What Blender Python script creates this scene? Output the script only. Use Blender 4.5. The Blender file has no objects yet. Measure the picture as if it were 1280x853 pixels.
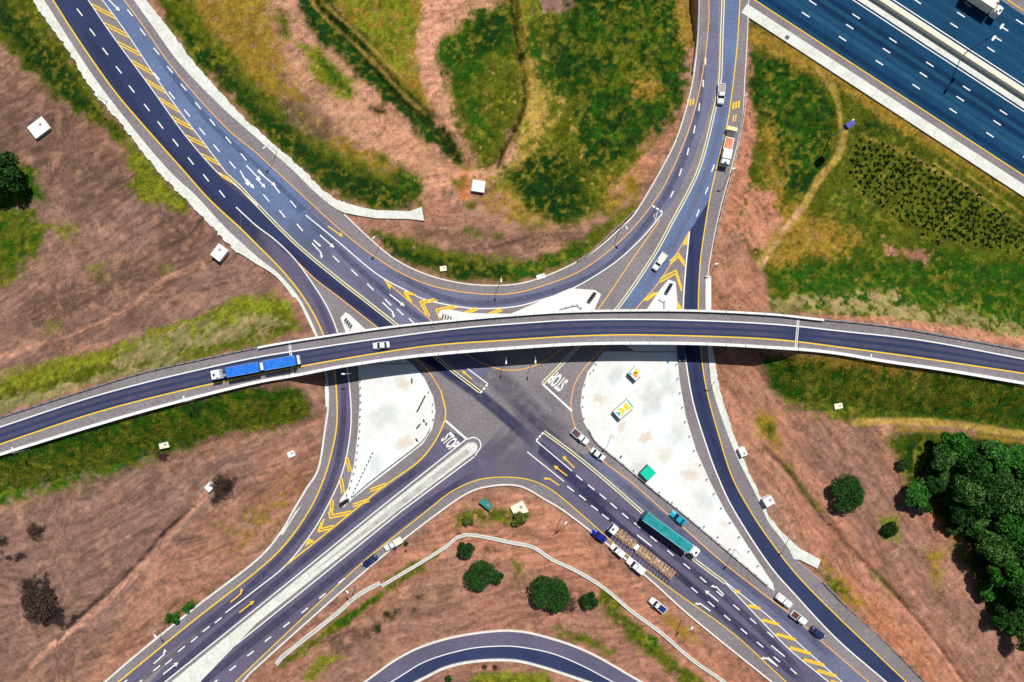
import bpy, bmesh, math, random
import numpy as np
from mathutils import Vector, Matrix
from mathutils.geometry import tessellate_polygon
PI = math.pi
# ------------------------------------------------------------------ camera, light, exposure
S = 0.215            # metres per photo pixel on the ground
H = 186.0            # camera height
sc = bpy.context.scene
col = sc.collection
cd = bpy.data.cameras.new('drone_camera'); cam = bpy.data.objects.new('drone_camera', cd); col.objects.link(cam)
cam.location = (0, 0, H); cam.rotation_euler = (0, 0, 0)
cd.sensor_fit = 'HORIZONTAL'; cd.sensor_width = 36; cd.lens = 36*H/(1280*S); cd.clip_start = 1; cd.clip_end = 9000
sc.camera = cam
SUN_EL = math.radians(57); sdx, sdy = 0.38, 0.925       # horizontal direction towards the sun (x east, y north)
az = math.atan2(sdx, sdy)                                # clockwise from +Y
w = bpy.data.worlds.new('World'); sc.world = w; w.use_nodes = True
nt = w.node_tree; bg = nt.nodes['Background']
sky = nt.nodes.new('ShaderNodeTexSky'); sky.sky_type = 'NISHITA'; sky.sun_disc = False
sky.sun_elevation = SUN_EL; sky.sun_rotation = az
nt.links.new(sky.outputs[0], bg.inputs[0]); bg.inputs[1].default_value = 0.05
ld = bpy.data.lights.new('sun', 'SUN'); ld.energy = 5.0; ld.angle = math.radians(0.5); ld.color = (1.0, 0.965, 0.91)
lo = bpy.data.objects.new('sun', ld); col.objects.link(lo)
sv = Vector((sdx*math.cos(SUN_EL), sdy*math.cos(SUN_EL), math.sin(SUN_EL)))
lo.rotation_euler = sv.to_track_quat('Z', 'Y').to_euler(); lo.location = (40, 90, 150)
vs = sc.view_settings; sc.display_settings.display_device = 'sRGB'
vs.view_transform = 'Standard'; vs.look = 'None'; vs.gamma = 1; vs.use_curve_mapping = False; vs.exposure = 0.0

# ------------------------------------------------------------------ helpers
def W(px, py, z=0.0):
    k = S*(H-z)/H
    return ((px-640)*k, (426.5-py)*k, z)
def s2l(c):
    return tuple(((v/255)/12.92 if v/255 <= .04045 else ((v/255+.055)/1.055)**2.4) for v in c)
def spline(pts, step=6):
    p = [np.array(q, float) for q in pts]
    if len(p) == 2:
        n = max(1, int(np.hypot(*(p[1]-p[0]))/step)); return [tuple(p[0]+(p[1]-p[0])*i/n) for i in range(n+1)]
    p = [2*p[0]-p[1]] + p + [2*p[-1]-p[-2]]
    out = []
    for i in range(1, len(p)-2):
        a, b, c, d = p[i-1:i+3]
        n = max(1, int(np.hypot(*(c-b))/step))
        for k in range(n):
            t = k/n
            out.append(tuple(.5*((2*b)+(-a+c)*t+(2*a-5*b+4*c-d)*t*t+(-a+3*b-3*c+d)*t**3)))
    out.append(tuple(p[-2])); return out
def ext(pts, a=0, b=0):
    pts = [tuple(map(float, q)) for q in pts]
    if a:
        d = np.array(pts[0])-np.array(pts[1]); d /= np.hypot(*d); pts = [tuple(np.array(pts[0])+d*a)]+pts
    if b:
        d = np.array(pts[-1])-np.array(pts[-2]); d /= np.hypot(*d); pts = pts+[tuple(np.array(pts[-1])+d*b)]
    return pts
class MB:
    def __init__(s): s.v = []; s.f = []
    def add(s, vs, fs):
        o = len(s.v); s.v += [tuple(v) for v in vs]; s.f += [tuple(i+o for i in f) for f in fs]
    def box(s, cx, cy, cz, sx, sy, sz, tx=1.0, ty=1.0, rz=0, shx=0):
        c, n = math.cos(rz), math.sin(rz); vs = []
        for k, (ax, ay) in ((-.5, (1, 1)), (.5, (tx, ty))):
            for (u, v) in ((-.5, -.5), (.5, -.5), (.5, .5), (-.5, .5)):
                x, y = u*sx*ax+(shx if k > 0 else 0), v*sy*ay
                vs.append((cx+x*c-y*n, cy+x*n+y*c, cz+k*sz))
        s.add(vs, [(3, 2, 1, 0), (4, 5, 6, 7), (0, 1, 5, 4), (1, 2, 6, 5), (2, 3, 7, 6), (3, 0, 4, 7)]); return s
    def tube(s, a, b, r0, r1=None, n=8):
        r1 = r0 if r1 is None else r1
        a, b = Vector(a), Vector(b); d = (b-a).normalized(); q = d.to_track_quat('Z', 'Y'); vs = []
        for p, r in ((a, r0), (b, r1)):
            for i in range(n):
                t = 2*PI*i/n; vs.append(p+q @ Vector((math.cos(t)*r, math.sin(t)*r, 0)))
        s.add(vs, [(i, (i+1) % n, n+(i+1) % n, n+i) for i in range(n)]+[tuple(range(n))[::-1], tuple(range(n, 2*n))]); return s
    def loft(s, secs):
        n = len(secs[0]); vs = [v for q in secs for v in q]; fs = []
        for k in range(len(secs)-1):
            for i in range(n):
                j = (i+1) % n; fs.append((k*n+i, k*n+j, (k+1)*n+j, (k+1)*n+i))
        fs += [tuple(range(n))[::-1], tuple(range((len(secs)-1)*n, len(secs)*n))]; s.add(vs, fs); return s
    def poly(s, pts, z):                      # flat polygon, world xy
        vs = [(x, y, z) for x, y in pts]
        tr = tessellate_polygon([[Vector(v) for v in vs]])
        fs = []
        for t in tr:
            a, b, c = [Vector(vs[i]) for i in t]
            fs.append(tuple(t) if (b-a).cross(c-a).z > 0 else tuple(reversed(t)))
        s.add(vs, fs); return s
    def prism(s, pts, z0, z1):
        s.poly(pts, z1); n = len(pts)
        s.add([(x, y, z0) for x, y in pts]+[(x, y, z1) for x, y in pts], [(i, (i+1) % n, n+(i+1) % n, n+i) for i in range(n)]); return s
    def build(s, name, m, parent=None, smooth=False, fix=True):
        me = bpy.data.meshes.new(name); me.from_pydata(s.v, [], s.f); me.update()
        if fix:
            b = bmesh.new(); b.from_mesh(me); bmesh.ops.recalc_face_normals(b, faces=b.faces); b.to_mesh(me); b.free()
        if smooth: me.polygons.foreach_set('use_smooth', [True]*len(me.polygons))
        me.materials.append(m); o = bpy.data.objects.new(name, me); col.objects.link(o)
        if parent: o.parent = parent
        return o
def tag(o, label=None, cat=None, group=None, kind=None):
    if label: o['label'] = label
    if cat: o['category'] = cat
    if group: o['group'] = group
    if kind: o['kind'] = kind
    return o
def thing(name, loc, rz, label, cat, group=None):
    o = bpy.data.objects.new(name, None); col.objects.link(o); o.location = loc; o.rotation_euler = (0, 0, rz); o.empty_display_size = .5
    return tag(o, label, cat, group)
def copy_tree(o, parent=None):
    c = o.copy(); col.objects.link(c); c.parent = parent
    for ch in [x for x in kids.get(o.name, [])]: copy_tree(ch, c)
    return c
kids = {}
def index_kids(o):
    kids[o.name] = list(o.children)
    for c in o.children: index_kids(c)
def bevel(o, wd=.03, seg=2):
    m = o.modifiers.new('bevel', 'BEVEL'); m.width = wd; m.segments = seg; m.limit_method = 'ANGLE'; return o

# ------------------------------------------------------------------ materials
def mat(name, c, rough=.7, metal=0, noise=None, bump=0, spec=.3, c2=None, sc2=.15):
    """noise=(scale, amount) fine value variation; c2 a second colour mixed by a broad noise"""
    m = bpy.data.materials.new(name); m.use_nodes = True; n = m.node_tree; b = n.nodes['Principled BSDF']
    b.inputs['Roughness'].default_value = rough; b.inputs['Metallic'].default_value = metal
    b.inputs['Specular IOR Level'].default_value = spec; b.inputs['Base Color'].default_value = (*c, 1)
    tc = n.nodes.new('ShaderNodeTexCoord'); src = None
    if c2:
        t = n.nodes.new('ShaderNodeTexNoise'); t.inputs['Scale'].default_value = sc2; t.inputs['Detail'].default_value = 6; t.inputs['Roughness'].default_value = .7
        n.links.new(tc.outputs['Object'], t.inputs['Vector'])
        r = n.nodes.new('ShaderNodeValToRGB'); r.color_ramp.elements[0].position = .4; r.color_ramp.elements[1].position = .62
        r.color_ramp.elements[0].color = (*c, 1); r.color_ramp.elements[1].color = (*c2, 1)
        n.links.new(t.outputs['Fac'], r.inputs['Fac']); src = r.outputs['Color']
    if noise:
        t = n.nodes.new('ShaderNodeTexNoise'); t.inputs['Scale'].default_value = noise[0]; t.inputs['Detail'].default_value = 8; t.inputs['Roughness'].default_value = .75
        n.links.new(tc.outputs['Object'], t.inputs['Vector'])
        mr = n.nodes.new('ShaderNodeMapRange'); mr.inputs[1].default_value = .3; mr.inputs[2].default_value = .7
        mr.inputs[3].default_value = 1-noise[1]; mr.inputs[4].default_value = 1+noise[1]; n.links.new(t.outputs['Fac'], mr.inputs[0])
        mx = n.nodes.new('ShaderNodeVectorMath'); mx.operation = 'SCALE'; n.links.new(mr.outputs[0], mx.inputs['Scale'])
        if src: n.links.new(src, mx.inputs[0])
        else: mx.inputs[0].default_value = c
        src = mx.outputs[0]
        if bump:
            bp = n.nodes.new('ShaderNodeBump'); bp.inputs['Strength'].default_value = bump; bp.inputs['Distance'].default_value = .05
            n.links.new(t.outputs['Fac'], bp.inputs['Height']); n.links.new(bp.outputs[0], b.inputs['Normal'])
    if src: n.links.new(src, b.inputs['Base Color'])
    return m
def asph(name, c, amt=.22):
    return mat(name, s2l(c), .92, noise=(1.6, amt), bump=.15, spec=.12, c2=tuple(v*1.22 for v in s2l(c)), sc2=.07)
M = dict(
    shoulder=asph('shoulder_asphalt', (119, 113, 116), .36),
    lane_navy=asph('dark_lane_asphalt', (46, 54, 84), .26),
    lane_blue=asph('mid_lane_asphalt', (90, 106, 138), .28),
    lane_grey=asph('grey_lane_asphalt', (98, 100, 122), .3),
    lane_plum=asph('worn_lane_asphalt', (90, 86, 106), .3),
    motorway=asph('motorway_asphalt', (18, 58, 88), .28),
    white=mat('white_road_paint', (.74, .74, .72), .7, noise=(4, .18)),
    cream=mat('cream_road_paint', (.72, .66, .40), .7, noise=(4, .2)),
    yellow=mat('yellow_road_paint', (.78, .50, .03), .7, noise=(4, .2)),
    orange=mat('orange_road_paint', (.72, .38, .10), .7, noise=(4, .2)),
    concrete=mat('concrete', (.66, .67, .62), .85, noise=(1.3, .22), bump=.2, c2=(.56, .57, .51), sc2=.3),
    kerb=mat('kerb_concrete', (.68, .64, .58), .85, noise=(2, .2)),
    paving=mat('pale_paving', (.69, .745, .735), .85, noise=(1.7, .10), c2=(.66, .65, .62), sc2=.11),
    gravel=mat('grey_gravel_paving', (.36, .35, .32), .9, noise=(2.5, .3), bump=.3, c2=(.5, .5, .47), sc2=.3),
    parapet=mat('parapet_concrete', (.76, .76, .74), .8, noise=(2, .1)),
    deckside=mat('deck_concrete', (.36, .35, .34), .9, noise=(.8, .15)),
    glass=mat('dark_glass', (.01, .02, .03), .12, spec=.6),
    rubber=mat('tyre_rubber', (.02, .02, .02), .8),
    rim=mat('wheel_rim', (.35, .35, .37), .35, .8),
    steel=mat('galvanised_steel', (.42, .43, .45), .45, .6, noise=(3, .15)),
    dark=mat('dark_steel', (.03, .03, .035), .5, .3),
    lampmetal=mat('lamp_post_steel', (.42, .42, .42), .6, .1), mast=mat('dark_mast_steel', (.03, .04, .07), .5, .3),
    lamphead=mat('lamp_head_grey', (.75, .77, .78), .5),
    headlight=mat('headlight_glass', (.8, .8, .78), .2),
    tail=mat('red_lens', (.4, .02, .02), .3),
    bark=mat('bark', (.12, .085, .06), .9, noise=(3, .3)),
)
def paint(name, c, rough=.35): return mat(name, c, rough, .0, noise=(1.5, .05), spec=.5)
P = dict(white=paint('white_vehicle_paint', (.80, .82, .82)), cyan=paint('cyan_vehicle_paint', (.01, .33, .48)), blue=paint('deep_blue_vehicle_paint', (.01, .015, .30)),
         navy=paint('navy_vehicle_paint', (.012, .03, .12)), maroon=paint('bed_liner', (.10, .04, .05)), cream=paint('cream_vehicle_paint', (.75, .70, .55)))
def leafmat(name, a, b, c):
    m = bpy.data.materials.new(name); m.use_nodes = True; n = m.node_tree; bs = n.nodes['Principled BSDF']; bs.inputs['Roughness'].default_value = .6
    bs.inputs['Specular IOR Level'].default_value = .25
    g = n.nodes.new('ShaderNodeNewGeometry'); tc = n.nodes.new('ShaderNodeTexCoord'); t = n.nodes.new('ShaderNodeTexNoise'); t.inputs['Scale'].default_value = .8
    n.links.new(tc.outputs['Object'], t.inputs['Vector'])
    ad = n.nodes.new('ShaderNodeMath'); ad.operation = 'MULTIPLY_ADD'; ad.inputs[1].default_value = .5
    n.links.new(g.outputs['Random Per Island'], ad.inputs[0]); 
    sb = n.nodes.new('ShaderNodeMapRange'); sb.inputs[1].default_value = .35; sb.inputs[2].default_value = .65; sb.inputs[3].default_value = 0; sb.inputs[4].default_value = .5
    n.links.new(t.outputs['Fac'], sb.inputs[0]); n.links.new(sb.outputs[0], ad.inputs[2])
    r = n.nodes.new('ShaderNodeValToRGB'); e = r.color_ramp.elements; e[0].color = (*a, 1); e[1].color = (*c, 1); x = e.new(.5); x.color = (*b, 1)
    n.links.new(ad.outputs[0], r.inputs['Fac']); n.links.new(r.outputs['Color'], bs.inputs['Base Color'])
    return m
LEAF = dict(dark=leafmat('dark_foliage', (.006, .024, .003), (.012, .055, .004), (.022, .09, .006)),
            green=leafmat('green_foliage', (.006, .035, .003), (.02, .115, .006), (.07, .27, .025)),
            grey=leafmat('greygreen_foliage', (.01, .045, .006), (.04, .13, .016), (.17, .31, .08)),
            olive=leafmat('olive_foliage', (.04, .06, .01), (.11, .14, .015), (.24, .24, .03)),
            brown=leafmat('dry_brown_foliage', (.03, .016, .012), (.05, .03, .02), (.09, .055, .035)))

# ------------------------------------------------------------------ bridge lines (x -> y in photo pixels)
def fx(pts):
    p = spline(pts, 5); X = np.array([q[0] for q in p]); Y = np.array([q[1] for q in p]); o = np.argsort(X); X = X[o]; Y = Y[o]
    sl = (Y[4]-Y[0])/(X[4]-X[0]); sr = (Y[-1]-Y[-5])/(X[-1]-X[-5])
    def f(x):
        x = np.asarray(x, float); y = np.interp(x, X, Y)
        y = np.where(x < X[0], Y[0]+(x-X[0])*sl, y); return np.where(x > X[-1], Y[-1]+(x-X[-1])*sr, y)
    return f
fT = fx([(0, 521), (100, 489), (175, 466), (240, 451), (320, 434), (370, 425), (470, 410), (535, 402.5), (640, 393), (727, 388), (855, 387), (960, 391.5), (1022, 398), (1110, 407), (1210, 424), (1280, 437)])
fB = fx([(0, 570), (100, 539), (175, 517), (250, 497), (320, 480), (370, 471), (433, 459), (520, 447), (640, 437), (740, 431.5), (865, 431.5), (960, 436), (1035, 442), (1110, 454), (1185, 465), (1280, 481)])
fWh = fx([(0, 534), (100, 501), (175, 480), (250, 462), (320, 447), (395, 435), (470, 424), (570, 411), (640, 405), (727, 400), (840, 400), (960, 405), (1060, 415), (1155, 426), (1280, 449)])
fY = fx([(0, 555.5), (100, 522), (175, 501), (265, 480), (377, 458), (470, 442), (545, 431.5), (640, 425), (727, 420), (815, 419), (960, 424), (1060, 435.5), (1160, 449), (1280, 467)])
def zdk(x):
    x = np.asarray(x, float)
    d = np.maximum(0, np.maximum(330-x, x-1010)); return 6.9-1.5*np.minimum(1.6, (d/300))**1.5
JL, JR = 362, 998

# ------------------------------------------------------------------ ground
rng = np.random.RandomState(7)
LAT = rng.rand(512, 512)
def vn(x, y, s, seed=0):
    x = x/s+seed*37.7; y = y/s+seed*91.3
    xi = np.floor(x).astype(int); yi = np.floor(y).astype(int); fx_ = x-xi; fy_ = y-yi
    fx_ = fx_*fx_*(3-2*fx_); fy_ = fy_*fy_*(3-2*fy_)
    a = LAT[xi % 512, yi % 512]; b = LAT[(xi+1) % 512, yi % 512]; c = LAT[xi % 512, (yi+1) % 512]; d = LAT[(xi+1) % 512, (yi+1) % 512]
    return (a*(1-fx_)+b*fx_)*(1-fy_)+(c*(1-fx_)+d*fx_)*fy_
def fbm(x, y, s, o=4, seed=0):
    t = 0; a = 1; n = 0
    for k in range(o):
        t = t+a*vn(x, y, s/2**k, seed+k*3); n += a; a *= .55
    return t/n
def fine(lo, hi, f0, f1, st):
    core = list(np.arange(f0, f1+.01, st)); out = [f0-5, f0-15, f0-35, f0-80, f0-200, f0-500, f0-1200, lo]; hi_ = [f1+5, f1+15, f1+35, f1+80, f1+200, f1+500, f1+1200, hi]
    return np.array(sorted(out)+core+hi_)
gx = fine(-3500, 3500, -150, 150, .36); gy = fine(-3500, 3500, -103, 103, .36)
GX, GY = np.meshgrid(gx, gy); PX = GX/S+640; PY = 426.5-GY/S           # photo pixel of each ground point
def sdist(poly, X, Y):
    n = len(poly); ins = np.zeros(X.shape, bool); dm = np.full(X.shape, 1e9)
    for i in range(n):
        x0, y0 = poly[i]; x1, y1 = poly[(i+1) % n]
        if y0 != y1:
            c = ((y0 > Y) != (y1 > Y)) & (X < (x1-x0)*(Y-y0)/(y1-y0)+x0); ins ^= c
        dx, dy = x1-x0, y1-y0; L = dx*dx+dy*dy+1e-9
        t = np.clip(((X-x0)*dx+(Y-y0)*dy)/L, 0, 1); dm = np.minimum(dm, (X-x0-t*dx)**2+(Y-y0-t*dy)**2)
    d = np.sqrt(dm); return np.where(ins, d, -d)
def ldist(path, X, Y):
    dm = np.full(X.shape, 1e9)
    for (x0, y0), (x1, y1) in zip(path, path[1:]):
        dx, dy = x1-x0, y1-y0; L = dx*dx+dy*dy+1e-9
        t = np.clip(((X-x0)*dx+(Y-y0)*dy)/L, 0, 1); dm = np.minimum(dm, (X-x0-t*dx)**2+(Y-y0-t*dy)**2)
    return np.sqrt(dm)
N1 = fbm(PX, PY, 26, 4, 1)-.5; N2 = fbm(PX, PY, 9, 3, 5)-.5; N3 = fbm(PX, PY, 80, 3, 9)-.5; NF = vn(PX, PY, 3.2, 21); NM = vn(PX, PY, 7, 33)
C = np.zeros(GX.shape+(3,)); G = np.zeros(GX.shape)
C[:] = s2l((140, 104, 84)); 
def mixc(m, c): 
    global C
    C = C*(1-m[..., None])+np.array(c)*m[..., None]
mixc(np.clip(.5+N3*3, 0, 1)*.6, s2l((156, 106, 82))); mixc(np.clip(.5+N1*3, 0, 1)*.4, s2l((128, 92, 82)))
COL = dict(dgreen=(20, 52, 6), green=(36, 74, 8), bright=(34, 80, 6), olive=(76, 84, 16), yg=(106, 112, 26), straw=(168, 138, 66), ochre=(136, 108, 38), pale=(186, 134, 108),
           soil=(150, 106, 82), brown=(102, 76, 62), mauve=(124, 95, 82), orange=(168, 104, 62), dark=(28, 34, 10), ash=(48, 36, 34), grey=(120, 112, 66), pink=(164, 112, 86))
VEG = dict(dgreen=1, green=1, bright=1, olive=.9, yg=.9, straw=.55, ochre=.55, dark=1)
def patch(c, poly, soft=5, amp=18, cover=1.0, op=1.0):
    global G
    x0 = min(p[0] for p in poly)-50; x1 = max(p[0] for p in poly)+50; y0 = min(p[1] for p in poly)-50; y1 = max(p[1] for p in poly)+50
    i0, i1 = np.searchsorted(gx, ((x0-640)*S, (x1-640)*S)); j0, j1 = np.searchsorted(gy, ((426.5-y1)*S, (426.5-y0)*S))
    sl = (slice(j0, j1), slice(i0, i1)); X, Y = PX[sl], PY[sl]
    amp = max(amp, 9); soft = soft*1.9 if c in VEG else soft
    d = sdist(poly, X, Y)+N1[sl]*amp*1.1+N2[sl]*amp*1.0+(NF[sl]-.5)*(amp*.35+3)
    m = np.clip(d/soft+.5, 0, 1)
    if cover == 1 and c in ('ochre', 'straw', 'olive', 'yg'): cover = .84
    if cover < 1:
        q = fbm(X, Y, 7, 4, hash_(c)); m = m*np.clip((q-(1-cover)*.75-.12)*11+.5, 0, 1)
    m = m*op; C[sl] = C[sl]*(1-m[..., None])+np.array(s2l(COL[c]))*m[..., None]
    G[sl] = G[sl]*(1-m)+VEG.get(c, 0)*m
def hash_(c): return sum(map(ord, c)) % 50
def trail(c, path, wd, soft=3, op=1.0, amp=5):
    global G
    path = spline(path, 12); x = [p[0] for p in path]; y = [p[1] for p in path]
    i0, i1 = np.searchsorted(gx, ((min(x)-40-640)*S, (max(x)+40-640)*S)); j0, j1 = np.searchsorted(gy, ((426.5-max(y)-40)*S, (426.5-min(y)+40)*S))
    sl = (slice(j0, j1), slice(i0, i1)); d = ldist(path, PX[sl], PY[sl])
    m = np.clip((wd/2-d+N2[sl]*amp)/soft+.5, 0, 1)*op
    C[sl] = C[sl]*(1-m[..., None])+np.array(s2l(COL[c]))*m[..., None]; G[sl] = G[sl]*(1-m)+VEG.get(c, 0)*m
# beyond the frame: mixed veld
big = np.clip((np.maximum(np.abs(PX-640)-640, np.abs(PY-426)-426)-20)/80, 0, 1)*np.clip(.5+N3*4, 0, 1); mixc(big, s2l((90, 92, 30))); G = G+big*.8
# left fields
patch('mauve', [(-60, 100), (60, 130), (160, 240), (300, 330), (380, 400), (350, 368), (200, 410), (60, 452), (-60, 480)], 10, 20, op=.6)
patch('brown', [(-60, 60), (40, 100), (130, 160), (170, 240), (100, 260), (60, 200), (-60, 180)], 20, 30, op=.6)
patch('olive', [(-60, -60), (30, -60), (42, 0), (82, 60), (126, 130), (155, 158), (197, 215), (240, 256), (232, 272), (200, 258), (160, 235), (165, 200), (130, 165), (95, 140), (60, 115), (25, 85), (0, 55), (-60, 20)], 5, 14)
patch('dgreen', [(-60, -60), (-10, -30), (20, 15), (60, 60), (110, 125), (150, 180), (150, 165), (120, 148), (70, 115), (30, 80), (0, 40)], 8, 20, .8)
patch('yg', [(155, 165), (200, 220), (235, 262), (200, 258), (165, 232)], 6, 14, .7)
patch('bright', [(-20, 262), (35, 262), (55, 290), (42, 318), (0, 350), (-20, 350)], 5, 12); patch('olive', [(-20, 262), (35, 262), (58, 290), (44, 322), (0, 352), (-20, 352)], 8, 26, .6)
patch('green', [(-20, 185), (38, 210), (54, 250), (30, 256), (-20, 258)], 6, 14)
patch('yg', [(110, 335), (130, 330), (132, 350), (118, 356)], 8, 14, .7); patch('yg', [(198, 330), (212, 330), (212, 345), (200, 346)], 6, 10, .8); patch('yg', [(56, 402), (74, 402), (72, 414), (58, 414)], 6, 8, .9)
patch('yg', [(70, 285), (95, 280), (95, 300), (75, 305)], 8, 12, .7); patch('brown', [(200, 260), (260, 280), (240, 320), (190, 310)], 12, 24, .7)
patch('brown', [(20, 370), (150, 330), (260, 310), (230, 350), (100, 395), (20, 420)], 12, 30, .7, .7)
trail('pale', [(268, 318), (240, 335), (205, 350), (170, 378), (120, 405), (60, 428), (-20, 452)], 7, 4, .75)
trail('brown', [(264, 326), (205, 360), (165, 385), (110, 412), (50, 436)], 3, 3, .8)
patch('olive', [(-30, 490), (60, 455), (150, 434), (200, 413), (300, 374), (345, 366), (366, 385), (378, 412), (320, 436), (240, 452), (175, 468), (100, 491), (-30, 528)], 4, 10, .8)
patch('yg', [(-30, 480), (60, 452), (150, 432), (210, 410), (310, 372), (350, 368), (366, 380), (340, 392), (220, 430), (90, 465), (-30, 505)], 5, 14, .8)
patch('grey', [(150, 440), (260, 400), (330, 390), (360, 402), (340, 420), (240, 440), (160, 462)], 8, 18, .62)
patch('grey', [(-30, 500), (60, 490), (130, 470), (240, 445), (240, 451), (175, 467), (100, 490), (-30, 530)], 4, 8, .8)
patch('green', [(-30, 575), (100, 540), (175, 518), (250, 498), (330, 481), (382, 486), (388, 515), (350, 530), (270, 545), (200, 565), (120, 600), (60, 618), (-30, 640)], 4, 8)
patch('olive', [(-30, 590), (100, 555), (250, 515), (330, 492), (388, 500), (388, 522), (270, 550), (120, 606), (-30, 645)], 6, 22, .62)
patch('bright', [(-20, 615), (60, 600), (120, 590), (190, 560), (240, 540), (240, 552), (120, 602), (-20, 640)], 6, 14, .6)
# south west field
patch('mauve', [(-60, 650), (120, 600), (300, 560), (350, 600), (300, 690), (100, 853), (-60, 853)], 20, 40, op=.7)
patch('pink', [(150, 760), (260, 640), (380, 560), (395, 590), (340, 665), (240, 755), (150, 830), (100, 870)], 20, 30, .75, .6)
patch('ochre', [(280, 660), (330, 620), (385, 590), (360, 650), (300, 700)], 14, 24, .5, .7)
patch('ash', [(22, 730), (55, 722), (72, 755), (76, 775), (62, 783), (40, 775), (28, 755)], 4, 20, .9); patch('ash', [(35, 665), (55, 656), (56, 665), (40, 675)], 4, 10, .8)
patch('ash', [(-5, 672), (12, 672), (10, 684), (-5, 684)], 4, 10, .8); patch('ash', [(0, 690), (26, 695), (20, 706), (0, 706)], 5, 14, .7); patch('ash', [(262, 628), (285, 590), (296, 592), (290, 612), (268, 632)], 4, 8, .85)  # last polygon: ash used only as a near-black tone beside the white block
patch('ash', [(196, 566), (226, 568), (224, 576), (200, 578)], 3, 6, .7); patch('ash', [(65, 772), (90, 775), (95, 790), (78, 790)], 4, 12, .6)
trail('pale', [(262, 612), (245, 632), (225, 655), (195, 692), (160, 725), (110, 772), (60, 812), (20, 856)], 8, 4, .75)
trail('ash', [(235, 640), (205, 665), (180, 695), (140, 735), (100, 770), (70, 800)], 3.2, 3, .85)
patch('green', [(208, 772), (222, 762), (238, 753), (245, 756), (230, 768), (212, 782)], 4, 6)
# loop interior
patch('ochre', [(200, -40), (870, -40), (866, 60), (850, 130), (800, 230), (740, 280), (640, 285), (560, 215), (520, 245), (440, 240), (330, 130)], 14, 30, .62)
patch('yg', [(420, -40), (860, -40), (850, 100), (780, 230), (680, 280), (600, 210), (520, 120)], 14, 34, .6)
patch('pale', [(300, -40), (620, -40), (640, 60), (650, 200), (560, 260), (480, 200), (400, 150), (340, 60)], 12, 20, .8, .8)
patch('ochre', [(205, -40), (330, -40), (345, 60), (385, 150), (450, 210), (520, 250), (440, 240), (380, 190), (300, 110), (240, 40)], 10, 26, .8)
patch('olive', [(182, -30), (225, -30), (265, 40), (330, 110), (400, 170), (460, 205), (520, 228), (530, 258), (470, 262), (430, 253), (395, 228), (320, 160), (250, 87), (205, 28)], 6, 16)
patch('dgreen', [(200, 0), (250, 55), (320, 120), (400, 190), (450, 215), (520, 240), (512, 262), (440, 250), (395, 222), (320, 150), (250, 78)], 7, 18, .78)
patch('green', [(490, 215), (500, 200), (525, 235), (522, 250), (495, 240)], 5, 14, .8)
patch('yg', [(375, 53), (395, 60), (440, 98), (437, 124), (424, 124), (392, 88)], 5, 14); patch('green', [(400, 70), (425, 95), (436, 116), (424, 112), (405, 90)], 4, 10, .75)
patch('olive', [(345, 10), (362, 12), (362, 45), (350, 45)], 5, 10, .7); patch('olive', [(470, 190), (485, 192), (488, 205), (470, 205)], 4, 8, .8); patch('dark', [(462, 134), (478, 130), (484, 142), (468, 148)], 5, 8, .8)
patch('brown', [(345, 110), (400, 130), (430, 170), (400, 175), (360, 150)], 10, 20, .7, .7)
patch('ochre', [(385, -30), (545, -30), (530, 40), (522, 100), (560, 170), (585, 210), (540, 170), (470, 100)], 6, 22, .85)
patch('yg', [(400, -30), (520, -30), (525, 30), (510, 90), (480, 80), (440, 40)], 10, 26, .6)
patch('pale', [(530, -30), (592, -30), (562, 40), (545, 60), (556, 120), (575, 150), (565, 162), (535, 115), (520, 60)], 5, 14, op=.85)
patch('dgreen', [(348, -40), (392, -40), (440, 30), (480, 80), (530, 130), (572, 175), (580, 208), (560, 200), (500, 145), (440, 85), (385, 35)], 5, 12)
trail('straw', [(380, -30), (392, 5), (430, 42), (470, 80), (505, 118), (530, 140)], 4, 3, .8); trail('straw', [(395, -30), (402, 0), (450, 45), (500, 95)], 3, 3, .6); trail('dark', [(480, 110), (530, 150), (575, 200)], 6, 4, .9)
patch('olive', [(555, 50), (600, 10), (648, 0), (650, 60), (655, 120), (640, 170), (622, 210), (600, 205), (572, 165), (556, 120)], 6, 18, .85)
patch('green', [(600, 8), (640, 14), (642, 60), (610, 70), (600, 110), (560, 110), (545, 60), (575, 40)], 6, 22, .9); patch('dgreen', [(602, 10), (636, 18), (634, 55), (600, 70), (585, 45)], 7, 20, .85)
patch('green', [(560, 90), (600, 130), (612, 170), (590, 170), (570, 130)], 7, 24, .7)
patch('straw', [(655, 30), (690, 60), (730, 130), (740, 190), (760, 262), (700, 282), (650, 262), (640, 210), (658, 150)], 8, 24, .85)
patch('olive', [(655, -20), (740, -20), (800, 60), (820, 170), (760, 270), (700, 290), (660, 250), (668, 180), (700, 120), (660, 60)], 10, 40, .72)
patch('mauve', [(672, -30), (740, -30), (735, 0), (705, 18), (680, 12)], 5, 12)
patch('dgreen', [(690, 35), (742, -30), (848, -30), (862, 40), (862, 90), (846, 140), (812, 180), (770, 200), (735, 218), (728, 180), (722, 120), (686, 100)], 7, 26)
patch('green', [(700, 20), (850, -10), (860, 90), (820, 160), (760, 190), (730, 120)], 9, 46, .55); patch('olive', [(712, 45), (800, 20), (850, 60), (830, 130), (780, 130), (740, 95)], 9, 44, .5)
patch('ochre', [(785, 100), (815, 95), (835, 110), (815, 122), (790, 125)], 6, 16, .75); patch('ochre', [(845, -30), (868, -30), (864, 60), (852, 50)], 5, 8)
patch('dgreen', [(632, 215), (690, 188), (725, 212), (738, 262), (700, 282), (655, 262)], 8, 22, .85)
patch('green', [(660, 20), (690, 90), (715, 120), (690, 110), (665, 70)], 8, 20, .8)
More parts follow.
